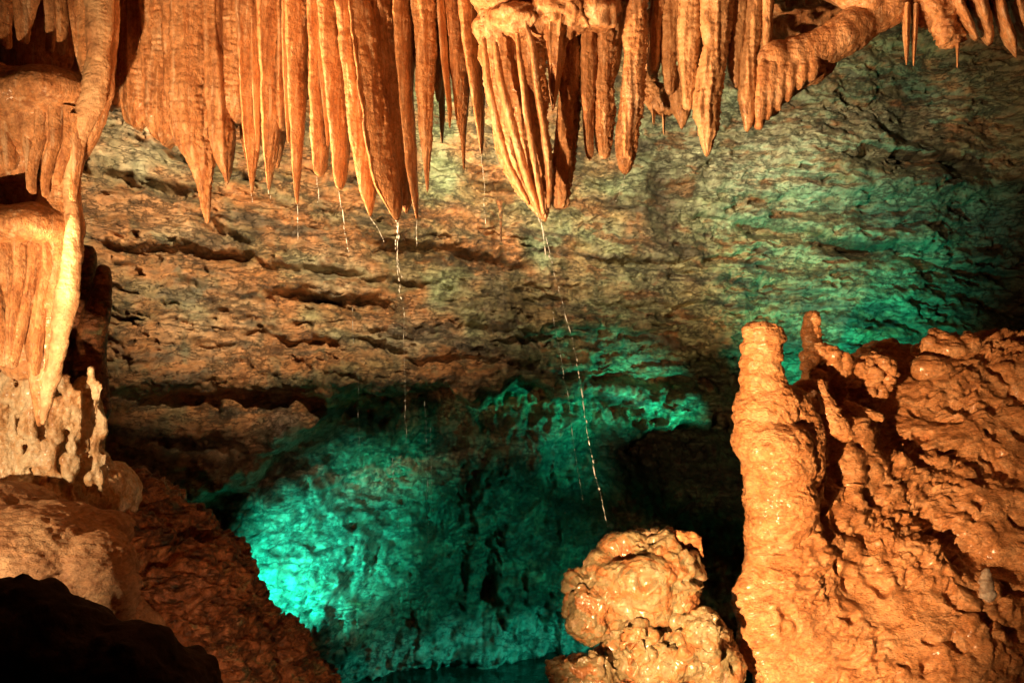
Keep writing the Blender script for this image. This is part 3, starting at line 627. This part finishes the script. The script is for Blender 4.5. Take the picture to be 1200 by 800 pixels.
# pale knob with two straws
knob = o = build_mass('hanging_rock', [E(766, 112, 5.9, 15, 12), E(780, 118, 5.9, 18, 13), E(772, 122, 5.9, 14, 9), E(760, 100, 5.9, 8, 16), E(762, 60, 6.0, 9, 50)], M_FLOWD, 'popcorn', .012, 2, 1)
tag(o, 'ragged pale greenish knob hanging behind the orange stalactites right of the long cylinder', 'flowstone')
for a, b, c in ((766, 134, 147), (778, 132, 158)):
    V, Q, org = loft([(b-12, a-3.5, a+3.5), (b, a-2.4, a+2.4), (c, a-1, a+1)], 5.88, n=20); mk('soda_straw', V, Q, M_PALE, org, o)

# ------------------------------------------------------------------ arch on the right
arch = build_mass('flowstone_arch',
    CH([(888, 146, 5.3, 5), (893, 125, 5.3, 9), (902, 95, 5.3, 13), (915, 78, 5.3, 20)])+
    CH([(908, 70, 5.3, 24), (930, 66, 5.3, 24), (955, 58, 5.3, 22), (985, 44, 5.3, 22), (1012, 26, 5.35, 22), (1035, 8, 5.35, 26), (1050, -25, 5.4, 34)])+
    CH([(900, 118, 5.38, 9), (915, 104, 5.38, 15), (935, 88, 5.38, 15), (960, 72, 5.38, 16)])+CH([(1020, 0, 5.3, 18), (990, -18, 5.35, 22), (950, -40, 5.4, 28)])+
    sum([CH([(xx+1, 62, 5.25, 5), (xx, 80, 5.22, 6), (xx-2, (80+yb)/2, 5.22, 6), (xx-4, yb-4, 5.24, 3.5)], .5) for xx, yb in ((894, 152), (904, 142), (915, 130), (927, 119), (940, 106), (953, 95))], [])+[E(918, 96, 5.3, 22, 18, .08), E(940, 84, 5.3, 26, 16, .08), E(905, 115, 5.3, 10, 20, .06)],
    M_FLOW, 'smooth', .011, 3, 1)
tag(arch, 'smooth glossy orange flowstone arch sweeping up beneath a dark opening', 'flowstone')
for a, b in ((921, 10), (944, 8), (962, 5)):
    T({921: 'tiny straw stalactite in the dark opening, nearest the speckled cluster', 944: 'tiny straw stalactite in the middle of the dark opening', 962: 'tiny straw stalactite in the dark opening, nearest the arch limb'}[a],
      [(0, a-3, a+3), (b, a-1.3, a+1.3)], 5.8, group='tiny straws in the dark opening above the arch', n=20)
back = build_mass('recess_rock', [E(930, 0, 6.6, 70, 60, .25), E(930, -30, 6.2, 80, 26, .5)], M_FLOW, 'bank', .03, 3, 0)
tag(back, 'dark red rock closing the shadowed opening above the arch', 'rock')
o = build_mass('flowstone_brow', [E(1085, -6, 5.35, 38, 24), E(1130, -14, 5.35, 45, 24), E(1180, -22, 5.35, 50, 26), E(1240, -25, 5.35, 60, 34), E(1060, -4, 5.35, 16, 22), E(1105, 22, 5.3, 17, 26), E(1112, 38, 5.28, 16, 16), E(1096, 8, 5.3, 22, 22), E(1122, 30, 5.3, 8, 24)],
               M_FLOW, 'ripple', .018, 3, 1); tag(o, 'bulging orange ceiling flowstone in the top right corner', 'flowstone')
g = 'small stalactites in the top right corner'
T('finger stalactite directly under the top of the arch, left of a pair', [(8, 1056, 1068), (40, 1058, 1066), (65, 1060, 1065), (77, 1061.5, 1063)], 5.3, group=g, seed=70, n=32)
T('finger stalactite directly under the top of the arch, right of a pair', [(8, 1067, 1077), (40, 1068, 1075), (65, 1069, 1073), (78, 1070, 1071.5)], 5.3, group=g, seed=71, n=32)
T('hair thin straw below the shiny bulge in the top right', [(44, 1119, 1125), (60, 1120.5, 1123.5), (80, 1121.5, 1122.5)], 5.26, group=g, seed=72, n=20)
T('slanting orange drapery right of the shiny bulge', [(0, 1110, 1128), (20, 1120, 1136), (38, 1132, 1144), (48, 1142, 1148)], 5.25, group=g, seed=73, n=40)
T('stubby drapery with a rounded hem in the top right corner', [(0, 1130, 1156), (25, 1140, 1162), (42, 1150, 1164), (54, 1157, 1162)], 5.28, group=g, seed=74, n=40)
T('long slanting spike reaching lowest in the top right corner', [(0, 1158, 1176), (25, 1165, 1183), (48, 1176, 1192), (62, 1186, 1192), (68, 1190, 1192)], 5.25, group=g, seed=75, n=40)
T('outermost slanting drapery cut by the right edge of the frame', [(0, 1177, 1200), (25, 1184, 1205), (45, 1192, 1208), (60, 1198, 1204)], 5.3, group=g, seed=76, n=40)

# ================================================================== LEFT COLUMN
YL = 4.9
colm = build_mass('flowstone_column',
    CH([(112, -40, 4.9, 26), (114, 20, 4.9, 24), (113, 60, 4.9, 22), (106, 105, 4.9, 24), (90, 145, 4.9, 26), (74, 185, 4.92, 22), (70, 225, 4.92, 20), (70, 262, 4.9, 27), (66, 300, 4.9, 28), (58, 350, 4.9, 27), (52, 400, 4.92, 22), (50, 440, 4.94, 16), (48, 475, 4.95, 9), (46, 498, 4.95, 3)])+
    [E(60, 112, 4.9, 58, 30, .30), E(20, 118, 4.9, 60, 36, .30), E(-20, 120, 4.95, 50, 50, .3), E(50, 150, 4.95, 48, 40, .22), E(10, 170, 5.0, 60, 50, .2),
     E(40, 268, 4.9, 52, 26, .30), E(0, 270, 4.9, 52, 30, .30), E(20, 300, 5.0, 55, 40, .2), E(-20, 340, 5.05, 60, 90, .2), E(20, 210, 5.15, 60, 50, .14), E(25, 390, 5.15, 38, 60, .1)]
    +[E(40, -30, 5.0, 80, 24, .3), E(30, 20, 5.35, 75, 60, .12), E(60, 60, 5.3, 60, 60, .1)],
    M_FLOW, 'smooth', .016, 5, 1)
tag(colm, 'tall tiered flowstone column at the left edge with ledges, draperies and a pointed foot', 'flowstone column')
pale = build_mass('pale_lit_edge', CH([(116, -40, 4.8, 17), (117, 30, 4.8, 16), (114, 70, 4.8, 15), (106, 120, 4.8, 15), (92, 160, 4.8, 10), (84, 190, 4.82, 7), (81, 225, 4.83, 6), (86, 260, 4.82, 9), (85, 300, 4.82, 10), (78, 350, 4.82, 11), (70, 400, 4.85, 10), (60, 440, 4.88, 9), (54, 470, 4.9, 6), (50, 494, 4.92, 2)]),
    M_PALE, 'smooth', .012, 4, 1, parent=colm); tag(pale, 'rounded edge of the column, coloured cream for whiter light')  # paler base colour stands in for whiter light on this edge
def colfold(pts, Y, r, mat=M_FLOW, seed=0, nm='drapery_fold'):
    pts = [(pts[0][0]-14, pts[0][1]+2)]+list(pts)
    qs = np.interp(np.linspace(0, 1, len(pts)), [0, .25, .8, 1], [1.6, 1.05, .7, .55])
    V, Q, org = loft([(p[0], p[1]-r*q, p[1]+r*q) for p, q in zip(pts, qs)], Y+.028, seed=seed, lean=.5, depth=2.0, n=36, dmax=.08, tiplean=.0); mk(nm, V, Q, mat, org, colm)
for k, (pts, Y, r) in enumerate((
    ([(-30, 4), (15, 5), (40, 6), (58, 8)], 4.85, 6), ([(-30, 24), (20, 26), (40, 27), (52, 27)], 4.82, 6), ([(-30, 40), (0, 40), (20, 35), (38, 30)], 4.85, 4),
    ([(-30, 58), (20, 60), (50, 59), (62, 58)], 4.85, 4.5), ([(-30, 70), (20, 73), (48, 72), (66, 71)], 4.83, 4.5), ([(-30, 84), (20, 88), (50, 91), (70, 93)], 4.82, 4),
    ([(128, 10), (160, 9), (185, 12), (200, 12)], 4.78, 7), ([(130, 30), (165, 33), (190, 36), (226, 37)], 4.76, 5), ([(132, 50), (160, 48), (185, 40), (205, 37), (228, 38)], 4.74, 4.5),
    ([(132, 66), (165, 65), (190, 57), (212, 53), (232, 53)], 4.74, 4.5), ([(140, 82), (170, 82), (185, 76), (200, 70), (218, 66)], 4.75, 4), ([(150, 92), (180, 92), (205, 88), (236, 85)], 4.76, 4),
    ([(272, 6), (320, 11), (360, 16), (432, 14)], 4.74, 7), ([(270, 24), (320, 25), (350, 20), (380, 17), (420, 16)], 4.72, 5), ([(268, 42), (310, 40), (350, 33), (400, 22), (425, 17)], 4.73, 4.5),
    ([(270, 56), (310, 58), (360, 49), (410, 44), (440, 42)], 4.76, 4.2), ([(285, -8), (330, -5), (380, 2), (430, 4)], 4.75, 6))):
    colfold(pts, Y, r, seed=80+k)

# red leaning sheet and bright coral-like crust behind the column
o = build_mass('flowstone_sheet', CH([(122, 318, 6.4, 9), (116, 360, 6.4, 14), (108, 400, 6.4, 18), (104, 440, 6.4, 20), (110, 480, 6.4, 18)])+CH([(100, 300, 6.5, 14), (95, 360, 6.5, 18), (85, 440, 6.5, 20)]), M_BANK, 'smooth', .02, 3, 1)
tag(o, 'dark red flowstone sheet leaning behind the pointed foot of the left column', 'flowstone')
def fringe():
    r = random.Random(31); out = []
    for _ in range(95):
        x = r.uniform(-10, 125); y = r.uniform(428, 560); l = r.uniform(14, 46); a = r.uniform(2.6, 5.2)
        out += CH([(x, y, 5.36+.0016*abs(x-40), a), (x+r.uniform(-3, 3), y+l*.6, 5.36+.0016*abs(x-40), a*.8), (x+r.uniform(-4, 4), y+l, 5.40+.0016*abs(x-40), a*.35)], .9)
    return out
o = build_mass('encrusted_rock', [E(10, 470, 5.7, 50, 60, .3), E(0, 540, 5.6, 60, 70, .3), E(60, 540, 5.7, 40, 50, .25), E(100, 500, 5.8, 18, 60, .2), E(95, 560, 5.75, 35, 42, .25), E(40, 590, 5.6, 70, 50, .35), E(125, 580, 5.9, 36, 40, .3), E(62, 520, 5.55, 12, 40, .12)]+fringe()+[ E(-40, 500, 5.7, 40, 90, .3), E(60, 700, 5.9, 120, 130, .5)],
               M_CRUST, 'fringe', .014, 1, 1); tag(o, 'brightly lit coral like encrusted rock under the left column', 'encrusted rock')

# hump and bank lower left
o = build_mass('flowstone_hump', [E(40, 660, 4.6, 92, 62, .45), E(110, 668, 4.5, 44, 44, .22), E(128, 690, 4.45, 26, 40, .16), E(-40, 680, 4.6, 90, 80, .5), E(60, 780, 4.8, 130, 110, .5), E(40, 900, 4.8, 160, 110, .5), E(0, 640, 4.9, 60, 40, .3), E(30, 618, 4.8, 90, 26, .4), E(-10, 600, 5.0, 70, 30, .4), E(120, 625, 4.9, 30, 24, .3), E(90, 650, 4.6, 56, 34, .3), E(80, 690, 4.55, 70, 46, .35)], M_HUMP, 'hump', .02, 5, 1)
tag(o, 'smooth rounded tan hump of flowstone above the black shadow', 'flowstone')
bank = build_mass('rock_bank', [E(150, 610, 6.6, 62, 34, .45), E(190, 640, 6.5, 62, 44, .45), E(235, 668, 6.5, 44, 36, .45), E(215, 710, 5.9, 80, 62, .6), E(262, 735, 6.2, 55, 46, .5), E(300, 775, 6.2, 52, 40, .5), E(335, 812, 6.3, 50, 38, .5), E(180, 790, 5.6, 130, 100, .6), E(270, 860, 6., 130, 90, .7), E(140, 680, 5.8, 60, 66, .5), E(250, 900, 6., 150, 110, .7)],
                  M_BANK, 'bank', .026, 2, 1)
tag(bank, 'rough rust coloured rock bank descending to the pool at lower left', 'rock bank')
o = build_mass('pebble_rock', [E(195, 600, 6.9, 18, 15), E(218, 618, 6.8, 16, 16), E(205, 655, 6.6, 14, 13), E(235, 640, 6.7, 15, 18)], M_BANK, 'popcorn', .014, 2, 1)
tag(o, 'knobbly cluster of rusty nodules at the top of the lower left bank', 'rock')
o = build_mass('shadow_rock', [E(20, 745, 2.6, 64, 62, .2), E(-20, 750, 2.6, 60, 72, .2), E(80, 780, 2.6, 58, 66, .2), E(150, 800, 2.6, 66, 70, .2), E(205, 815, 2.65, 46, 52, .2), E(90, 900, 2.7, 200, 120, .3), EW((-1.2, 2.7, 1.3), (.7, .4, .6))], M_SHADOW, 'dark', .02, 2, 1)
tag(o, 'black rock standing in for the shadow in the bottom left corner', 'rock')  # rock added to fill the place of a cast shadow

# ================================================================== RIGHT MOUND
def slope():
    r = random.Random(11); out = []
    ys = list(range(392, 1090, 15))
    for py0 in ys:
        for px0 in range(840, 1400, 15):
            px = px0+r.uniform(-3, 3); py = py0+r.uniform(-3, 3)
            L = np.interp(py, [540, 560, 580, 600, 640, 665, 690, 710, 735, 770, 810, 1080], [915, 900, 893, 890, 892, 903, 884, 868, 872, 882, 900, 910])
            S = np.interp(px, [935, 950, 985, 1030, 1080, 1120, 1200, 1400], [560, 462, 432, 422, 412, 402, 405, 410])
            if px < L or py < S: continue
            t = (800-py)/400.
            k = sst(940, 1040, px)
            Y = 4.45+t*(.45+.55*k)+t*abs(t)*(.15+.65*k)+.10*sst(1100, 1300, px)
            Y += .24*math.exp(-((px-962-(py-520)*.12)/17)**2)*sst(420, 470, py)*(1-sst(560, 640, py))      # crease behind the stalagmite
            yy = py-(520+(px-1000)*.30); Y += .14*math.exp(-(yy/17)**2)*sst(990, 1040, px)                         # hollow bands
            yy = py-(600+(px-1000)*.42); Y += .15*math.exp(-(yy/20)**2)*sst(1010, 1060, px)
            yy = py-(690+(px-960)*.25); Y += .09*math.exp(-(yy/14)**2)*sst(940, 990, px)
            yy = py-(548+(px-1000)*.1); Y -= .07*math.exp(-(yy/14)**2)*sst(960, 990, px)*(1-sst(1080, 1150, px))
            s = 21
            out.append(E(px, py, Y+.10, s, s, .10))
    for px in range(1000, 1400, 60): out.append(E(px, 520, 6.6, 80, 95, .45))
    return out
mound = build_mass('flowstone_mound', slope()+
    [E(1160, 790, 5.6, 270, 240, .8), E(1190, 640, 6.1, 210, 190, .7), E(1020, 780, 5.1, 110, 170, .5), E(1150, 1000, 5.4, 300, 200, .9), E(1000, 640, 5.4, 80, 90, .4), E(940, 640, 5.1, 50, 70, .3)], M_MOUND, 'mound', .018, 4, 1)
tag(mound, 'large wet rippled orange flowstone mound filling the lower right', 'flowstone mound')
for k, (a, b, Y, r1, r2, rot) in enumerate(((1060, 548, 4.98, 34, 8, .1), (1120, 640, 4.55, 44, 9, .3), (1030, 700, 4.25, 38, 8, .15), (1110, 745, 4.2, 50, 9, -.1), (985, 690, 4.3, 30, 7, .2), (1160, 560, 4.9, 36, 7, .4))):
    pass
stg = build_mass('stalagmite',
    [E(893, 389, 4.75, 25, 9), E(896, 397, 4.75, 25, 10), E(892, 407, 4.75, 25, 10), E(895, 416, 4.75, 24, 11), E(890, 425, 4.75, 23, 12), E(893, 434, 4.75, 24, 12), E(892, 443, 4.75, 25, 10), E(895, 452, 4.75, 26, 12), E(900, 470, 4.77, 36, 22), E(896, 486, 4.75, 37, 28), E(920, 480, 4.84, 32, 30),
     E(904, 520, 4.70, 47, 30), E(890, 508, 4.70, 31, 24), E(912, 548, 4.70, 42, 34), E(903, 566, 4.70, 32, 26), E(915, 590, 4.72, 44, 44), E(930, 525, 4.86, 34, 60, .2), E(905, 620, 4.72, 34, 40)],
    M_MOUND, 'drip', .014, 3, 1)
tag(stg, 'thick stalagmite with a square cap and stacked bulges at the left edge of the mound', 'stalagmite')
cap = build_mass('cap_rim', [E(893, 384, 4.74, 21, 5), E(881, 386, 4.72, 11, 5), E(908, 388, 4.72, 10, 6)], M_MOUND, 'drip', .009, 2, 1, parent=stg)
o = build_mass('stalagmite', CH([(951, 373, 5.35, 9), (951, 392, 5.35, 9.5), (952, 412, 5.35, 10.5), (955, 428, 5.35, 13), (956, 450, 5.35, 16)])+[E(958, 458, 5.4, 22, 22)], M_MOUND, 'drip', .011, 3, 1)
tag(o, 'small smooth finger stalagmite standing behind the square capped one', 'stalagmite')
def knobs(seed, cx, cy, rx, ry, Y, n, r0, r1):
    r = random.Random(seed); out = []
    for _ in range(n):
        a = r.random()*6.283; q = math.sqrt(r.random()); s = r.uniform(r0, r1)
        out.append(E(cx+rx*q*math.cos(a), cy+ry*q*math.sin(a), Y+r.uniform(-.05, .05), s, s*r.uniform(.8, 1.2)))
    return out
o = build_mass('cave_popcorn', [E(968, 430, 5.35, 24, 20)]+knobs(1, 968, 425, 28, 18, 5.25, 46, 4, 8), M_MOUND, 'drip', .010, 1, 1); tag(o, 'clump of knobbly cave popcorn at the foot of the finger stalagmite', 'cave popcorn')
o = build_mass('cave_popcorn', [E(1020, 450, 5.5, 24, 24)]+knobs(2, 1022, 440, 26, 24, 5.32, 44, 4, 8), M_MOUND, 'drip', .010, 1, 1); tag(o, 'second clump of cave popcorn, further right on the shaded slope', 'cave popcorn')
o = build_mass('cave_popcorn', knobs(3, 1110, 400, 34, 9, 5.72, 22, 4, 9)+[E(1090, 432, 5.6, 22, 14), E(1105, 410, 5.78, 36, 12)], M_MOUND, 'drip', .012, 2, 1); tag(o, 'scattered lit nodules near the dark skyline of the mound', 'cave popcorn')
o = build_mass('fallen_stalactite', CH([(962, 452, 4.98, 8), (972, 478, 4.9, 9), (980, 500, 4.85, 10), (990, 508, 4.85, 8)])+CH([(955, 450, 5.0, 6), (940, 452, 5.02, 6), (932, 458, 5.02, 5)]), M_MOUND, 'drip', .010, 2, 1); tag(o, 'root like forked dripstone lying down the slope below the popcorn', 'dripstone')
o = build_mass('fallen_stalactite', CH([(996, 474, 5.15, 6), (1008, 482, 5.12, 7), (1030, 488, 5.12, 7)]), M_MOUND, 'drip', .010, 2, 1); tag(o, 'short lit dripstone stub lying across the shaded slope', 'dripstone')
o = build_mass('calcite_nub', [E(1156, 682, 4.27, 9, 16), E(1158, 695, 4.28, 10, 9)], M_CRYST, 'drip', .008, 2, 1); tag(o, 'small white calcite nub on the orange slope at right', 'calcite')

# ================================================================== BOULDER AND RUBBLE
YB = 4.45
boul = build_mass('boulder', [E(752, 672, YB, 58, 46, .24), E(728, 678, YB, 50, 40, .2), E(758, 645, YB, 40, 26, .17), E(782, 672, YB, 38, 38, .2), E(792, 700, YB, 26, 26, .16), E(770, 628, YB+.03, 20, 14, .12), E(735, 648, YB, 30, 20, .14), E(745, 705, YB, 58, 26, .2), E(700, 668, YB, 22, 18, .12), E(730, 722, YB+.06, 40, 26, .16), E(712, 712, YB+.04, 24, 40, .14)], M_BOULD, 'popcorn', .014, 2, 1)
tag(boul, 'glistening knobbly boulder perched on the rubble, with a small nub on its top right', 'boulder')
o = build_mass('nub', [E(800, 630, YB-.02, 12, 8), E(812, 632, YB-.02, 11, 9), E(819, 641, YB-.02, 6, 10), E(823, 650, YB-.02, 3, 4), E(795, 642, YB, 12, 14)], M_MOUND, 'drip', .010, 1, 1, parent=boul)
o = build_mass('boulder', [E(690, 715, YB-.05, 30, 42, .16), E(684, 690, YB-.03, 24, 24, .12), E(696, 742, YB-.05, 20, 18, .1)], M_BOULD, 'popcorn', .013, 2, 1)
tag(o, 'smaller lumpy wet rock leaning against the left side of the glistening boulder', 'boulder')
o = build_mass('rock', [E(770, 765, YB, 70, 30, .25), E(820, 748, YB, 36, 34, .2), E(750, 760, YB-.1, 30, 24, .15), E(830, 770, YB+.05, 34, 40, .25)]+knobs(5, 815, 745, 34, 28, YB-.2, 30, 5, 9)+knobs(6, 745, 755, 26, 20, YB-.22, 20, 6, 10), M_BOULD, 'popcorn', .013, 1, 1)
tag(o, 'pitted orange rubble shelf carrying the boulder, right of the bottom clump', 'rock')
o = build_mass('rock', [E(690, 795, YB-.05, 42, 26, .2), E(655, 790, YB-.05, 14, 18, .1)]+knobs(7, 680, 780, 42, 16, YB-.2, 46, 4, 8), M_BOULD, 'popcorn', .012, 1, 1)
tag(o, 'coral like clump of rubble at the bottom edge left of the shelf', 'rock')
o = build_mass('rock', [E(760, 850, YB+.15, 110, 70, .4), E(700, 930, YB+.2, 130, 90, .5), E(820, 930, YB+.2, 130, 100, .5), EW((.7, 4.6, .7), (.8, .6, .6))], M_BANK, 'bank', .03, 3, 0)
tag(o, 'dark rock in shadow beneath the rubble shelf', 'rock')

# little formations on the far wall
g = 'tiny stalactites under the wall ledges'
for k, (xx, y1, y2, Y, lb) in enumerate(((587, 246, 284, 9.4, 'tiny rusty stalactite on the far wall below the dark ledge'),)):
    T(lb, [(y1-10, xx-6, xx+6), (y1, xx-2, xx+2), ((y1+y2)/2, xx-1.1, xx+1.1), (y2, xx-.6, xx+.6)], Y+.35, M_BANK, group=g, n=20, seed=100+k)

# ================================================================== DRIPPING WATER
def drip(label, pts, r=1.0, gap=.35, seed=0, solid=0., name='water_drip', minl=3, maxl=9):
    """string of stretched drops along a falling path; pts (px,py,Y)"""
    rr = random.Random(seed); pts = np.array(pts, float)
    seg = np.r_[0, np.cumsum(np.hypot(np.diff(pts[:, 0]), np.diff(pts[:, 1])))]
    s = 0.; q8 = 8; rows = []
    while s < seg[-1]:
        frac = s/seg[-1]
        l = rr.uniform(minl, maxl)*(2.2 if frac < solid else 1)
        e = min(s+l, seg[-1]+2); l *= rr.choice((.3, .6, 1, 1.5)); e = min(s+l, seg[-1]+2); rad = r*rr.uniform(.3, .95); ox = rr.uniform(-1.1, 1.1)
        for t_ in np.linspace(0, 1, 7): rows.append((s+(e-s)*t_, max(.05, .85*rad*math.sin(math.pi*t_)**.7*(1-.25*t_)), ox))
        s = e+(.4 if frac < solid else rr.choice((.15, .5, 1., 2.4))*gap*maxl)
    VV = []; QQ = []
    for k_, (t_, R_, ox) in enumerate(rows):
        cy = np.interp(t_, seg, pts[:, 1]); Yc = np.interp(t_, seg, pts[:, 2])
        c = W(np.interp(t_, seg, pts[:, 0])+ox, cy, Yc); R_ = R_*Yc/FOC
        for b in range(q8):
            th = 2*math.pi*b/q8; VV.append(c+np.array([math.cos(th)*R_, math.sin(th)*R_, 0]))
        if k_:
            n0 = (k_-1)*q8
            for b in range(q8): QQ.append((n0+b, n0+(b+1) % q8, n0+q8+(b+1) % q8, n0+q8+b))
    o = mk(name, np.array(VV), np.array(QQ), M_DROP, tuple(W(*pts[0]))); tag(o, label, 'dripping water', 'threads of dripping water'); return o
drip('long slanting thread of drops falling from the great fan drapery to the pool', [(634, 256, 5.3), (641, 285, 5.3), (655, 340, 5.25), (670, 392, 5.2), (682, 460, 5.1), (690, 515, 5.0), (700, 565, 4.95), (713, 617, 4.9)], 1.8, .5, 1, .12)
drip('short water spout braided beside the fan drapery tip', [(629, 248, 5.28), (636, 268, 5.28), (640, 302, 5.28)], 1.5, .2, 2, .6)
drip('faint row of drops left of the long slanting thread', [(648, 365, 5.5), (654, 405, 5.5), (668, 480, 5.6), (678, 560, 5.7), (682, 585, 5.7)], .9, 1.6, 3)
drip('thickest white water thread below the wide central blade', [(464, 257, 5.35), (467, 275, 5.35), (465, 305, 5.35), (469, 345, 5.35), (472, 352, 5.35)], 1.8, .2, 4, .5)
drip('second strand twisting beside the thickest water thread', [(466, 260, 5.32), (464, 290, 5.32), (471, 330, 5.33)], 1.2, .6, 5, .3)
drip('sparse drops continuing far below the thickest thread', [(473, 360, 5.4), (474, 420, 5.4), (476, 520, 5.5)], .8, 2.2, 6)
drip('slanting water thread from the broad blade stalactite', [(434, 254, 5.4), (441, 264, 5.4), (450, 283, 5.4)], 1.1, .2, 7, .6)
drip('straight water thread under the lone slender stalactite', [(348, 239, 5.45), (349, 258, 5.45), (350, 282, 5.45)], 1.1, .5, 8, .4)
drip('fine water thread under the slender blade stalactite', [(372, 207, 5.5), (373, 240, 5.5)], .8, .4, 9, .4)
drip('pale curving water thread from the blunt tipped blade', [(398, 223, 5.45), (401, 245, 5.45), (405, 278, 5.45), (408, 295, 5.45)], 1.1, .4, 10, .4)
drip('short drip below the thin curved stalactite', [(488, 257, 5.38), (487, 270, 5.38), (488, 288, 5.38)], 1.1, .5, 11, .4)
drip('fine thread of drops left of the great fan drapery', [(565, 181, 5.5), (567, 215, 5.5), (569, 262, 5.5)], .8, .6, 12, .3)
drip('faint slanting thread under the long smooth cylinder', [(732, 205, 5.25), (729, 220, 5.25), (721, 236, 5.25)], .7, .4, 13, .3)
drip('hanging drop on the spike right of the pointed bulb stalactite', [(295, 226, 5.5), (295.5, 237, 5.5)], .9, .5, 14, .5)
drip('hanging drop on the spike left of the dark gap', [(315.5, 222, 5.5), (316, 234, 5.5)], .9, .5, 15, .5)
drip('bright vertical spray in front of the dark grotto', [(461, 535, 7.5), (460, 550, 7.5), (459, 570, 7.5)], 1.4, .4, 16)
drip('tall dotted curtain of drops over the green grotto', [(498, 470, 7.6), (500, 560, 7.6), (503, 640, 7.6)], .8, 1.2, 17)
drip('parallel line of drops just right of the dotted curtain', [(505, 500, 7.6), (506, 600, 7.6)], .8, 1.8, 18)
drip('lonely column of drops in front of the left grotto', [(420, 430, 7.6), (421, 520, 7.6), (422, 600, 7.6)], .7, 2.4, 19)
drip('lowest short column of drops above the apron', [(467, 600, 7.6), (466, 640, 7.6)], .9, 1.6, 20)
drip('fine drops falling through the middle of the wall', [(413, 360, 6.5), (414, 420, 6.5)], .7, 1.8, 21)


asm(dr, 'curtain_body'); asm(knob, 'knob_body'); asm(colm, 'column_body'); asm(stg, 'shaft'); asm(boul, 'boulder_body')

# ================================================================== CAMERA, LIGHT
cam = bpy.data.cameras.new('camera'); cam.lens = 35; cam.sensor_width = 36; cam.clip_end = 200; cam.clip_start = .05
co = bpy.data.objects.new('camera', cam); col.objects.link(co); co.location = (0, 0, CZ); co.rotation_euler = (math.pi/2, 0, 0); scene.camera = co
cam.dof.use_dof = False
def spot(name, loc, target, power, color, angle, blend=.6, radius=.05, scale=(1, 1)):
    l = bpy.data.lights.new(name, 'SPOT'); l.energy = power; l.color = color; l.spot_size = math.radians(angle); l.spot_blend = blend; l.shadow_soft_size = radius
    o = bpy.data.objects.new(name, l); col.objects.link(o); o.location = loc
    d = Vector(target)-Vector(loc); o.rotation_euler = d.to_track_quat('-Z', 'Y').to_euler(); o.scale = (scale[0], scale[1], 1); return o
def point(name, loc, power, color, radius=.06):
    l = bpy.data.lights.new(name, 'POINT'); l.energy = power; l.color = color; l.shadow_soft_size = radius
    o = bpy.data.objects.new(name, l); col.objects.link(o); o.location = loc; return o
WARM = (1, .57, .27); TEAL = (.015, 1., .70)
spot('warm_lamp_curtain', (-1.8, 2.7, 2.25), W(720, 0, 5.4), 1300, WARM, 126, .75, .03, (1, .40))
spot('warm_rake_row', (-2.95, 3.9, 2.8), W(610, 20, 5.4), 1800, WARM, 40, .5, .03)  # added raking light for bright blade edges and dark flanks
spot('warm_lamp_mound', (-.1, 2.1, 2.1), W(885, 640, 4.6), 1400, WARM, 62, .85, .02, (.66, 1))
spot('warm_lamp_column', (-2.9, 2.8, 2.6), W(60, 610, 5.0), 340, (1, .68, .38), 60, .8, .03)
spot('warm_fill_bank', (-.75, 2.75, 2.1), W(240, 720, 6.2), 560, (1, .60, .34), 40, .8, .03)  # added fill to brighten the lower left bank
spot('wall_lamp_left', W(400, 20, 6.45), W(330, 220, 9.6), 1080, (1, .80, .50), 100, .6, .08, (1, .60))
spot('wall_lamp_right', W(655, 80, 6.3), W(735, 185, 10.8), 1350, (1, .90, .62), 76, .8, .08, (1, .56))
spot('teal_lamp_grotto', W(236, 715, 7.2), W(350, 670, 9.2), 900, TEAL, 43, .9, .03)
spot('teal_lamp_wall', W(1000, 490, 9.3), W(975, 335, 11.3), 320, TEAL, 76, .9)
spot('teal_lamp_brow', W(905, 590, 9.3), W(790, 525, 10.4), 480, TEAL, 50, 1.)
spot('teal_fill_pool', W(900, 660, 7.2), W(560, 710, 10.2), 260, TEAL, 60, .9)  # added teal fill for the dim lower grotto wall
w = bpy.data.worlds.new('World'); scene.world = w; w.use_nodes = True
bg = w.node_tree.nodes['Background']; bg.inputs[0].default_value = (1, .72, .5, 1); bg.inputs[1].default_value = .007
scene.view_settings.view_transform = 'Standard'; scene.view_settings.look = 'None'; scene.view_settings.exposure = 0; scene.view_settings.gamma = 1
scene.cycles.max_bounces = 6
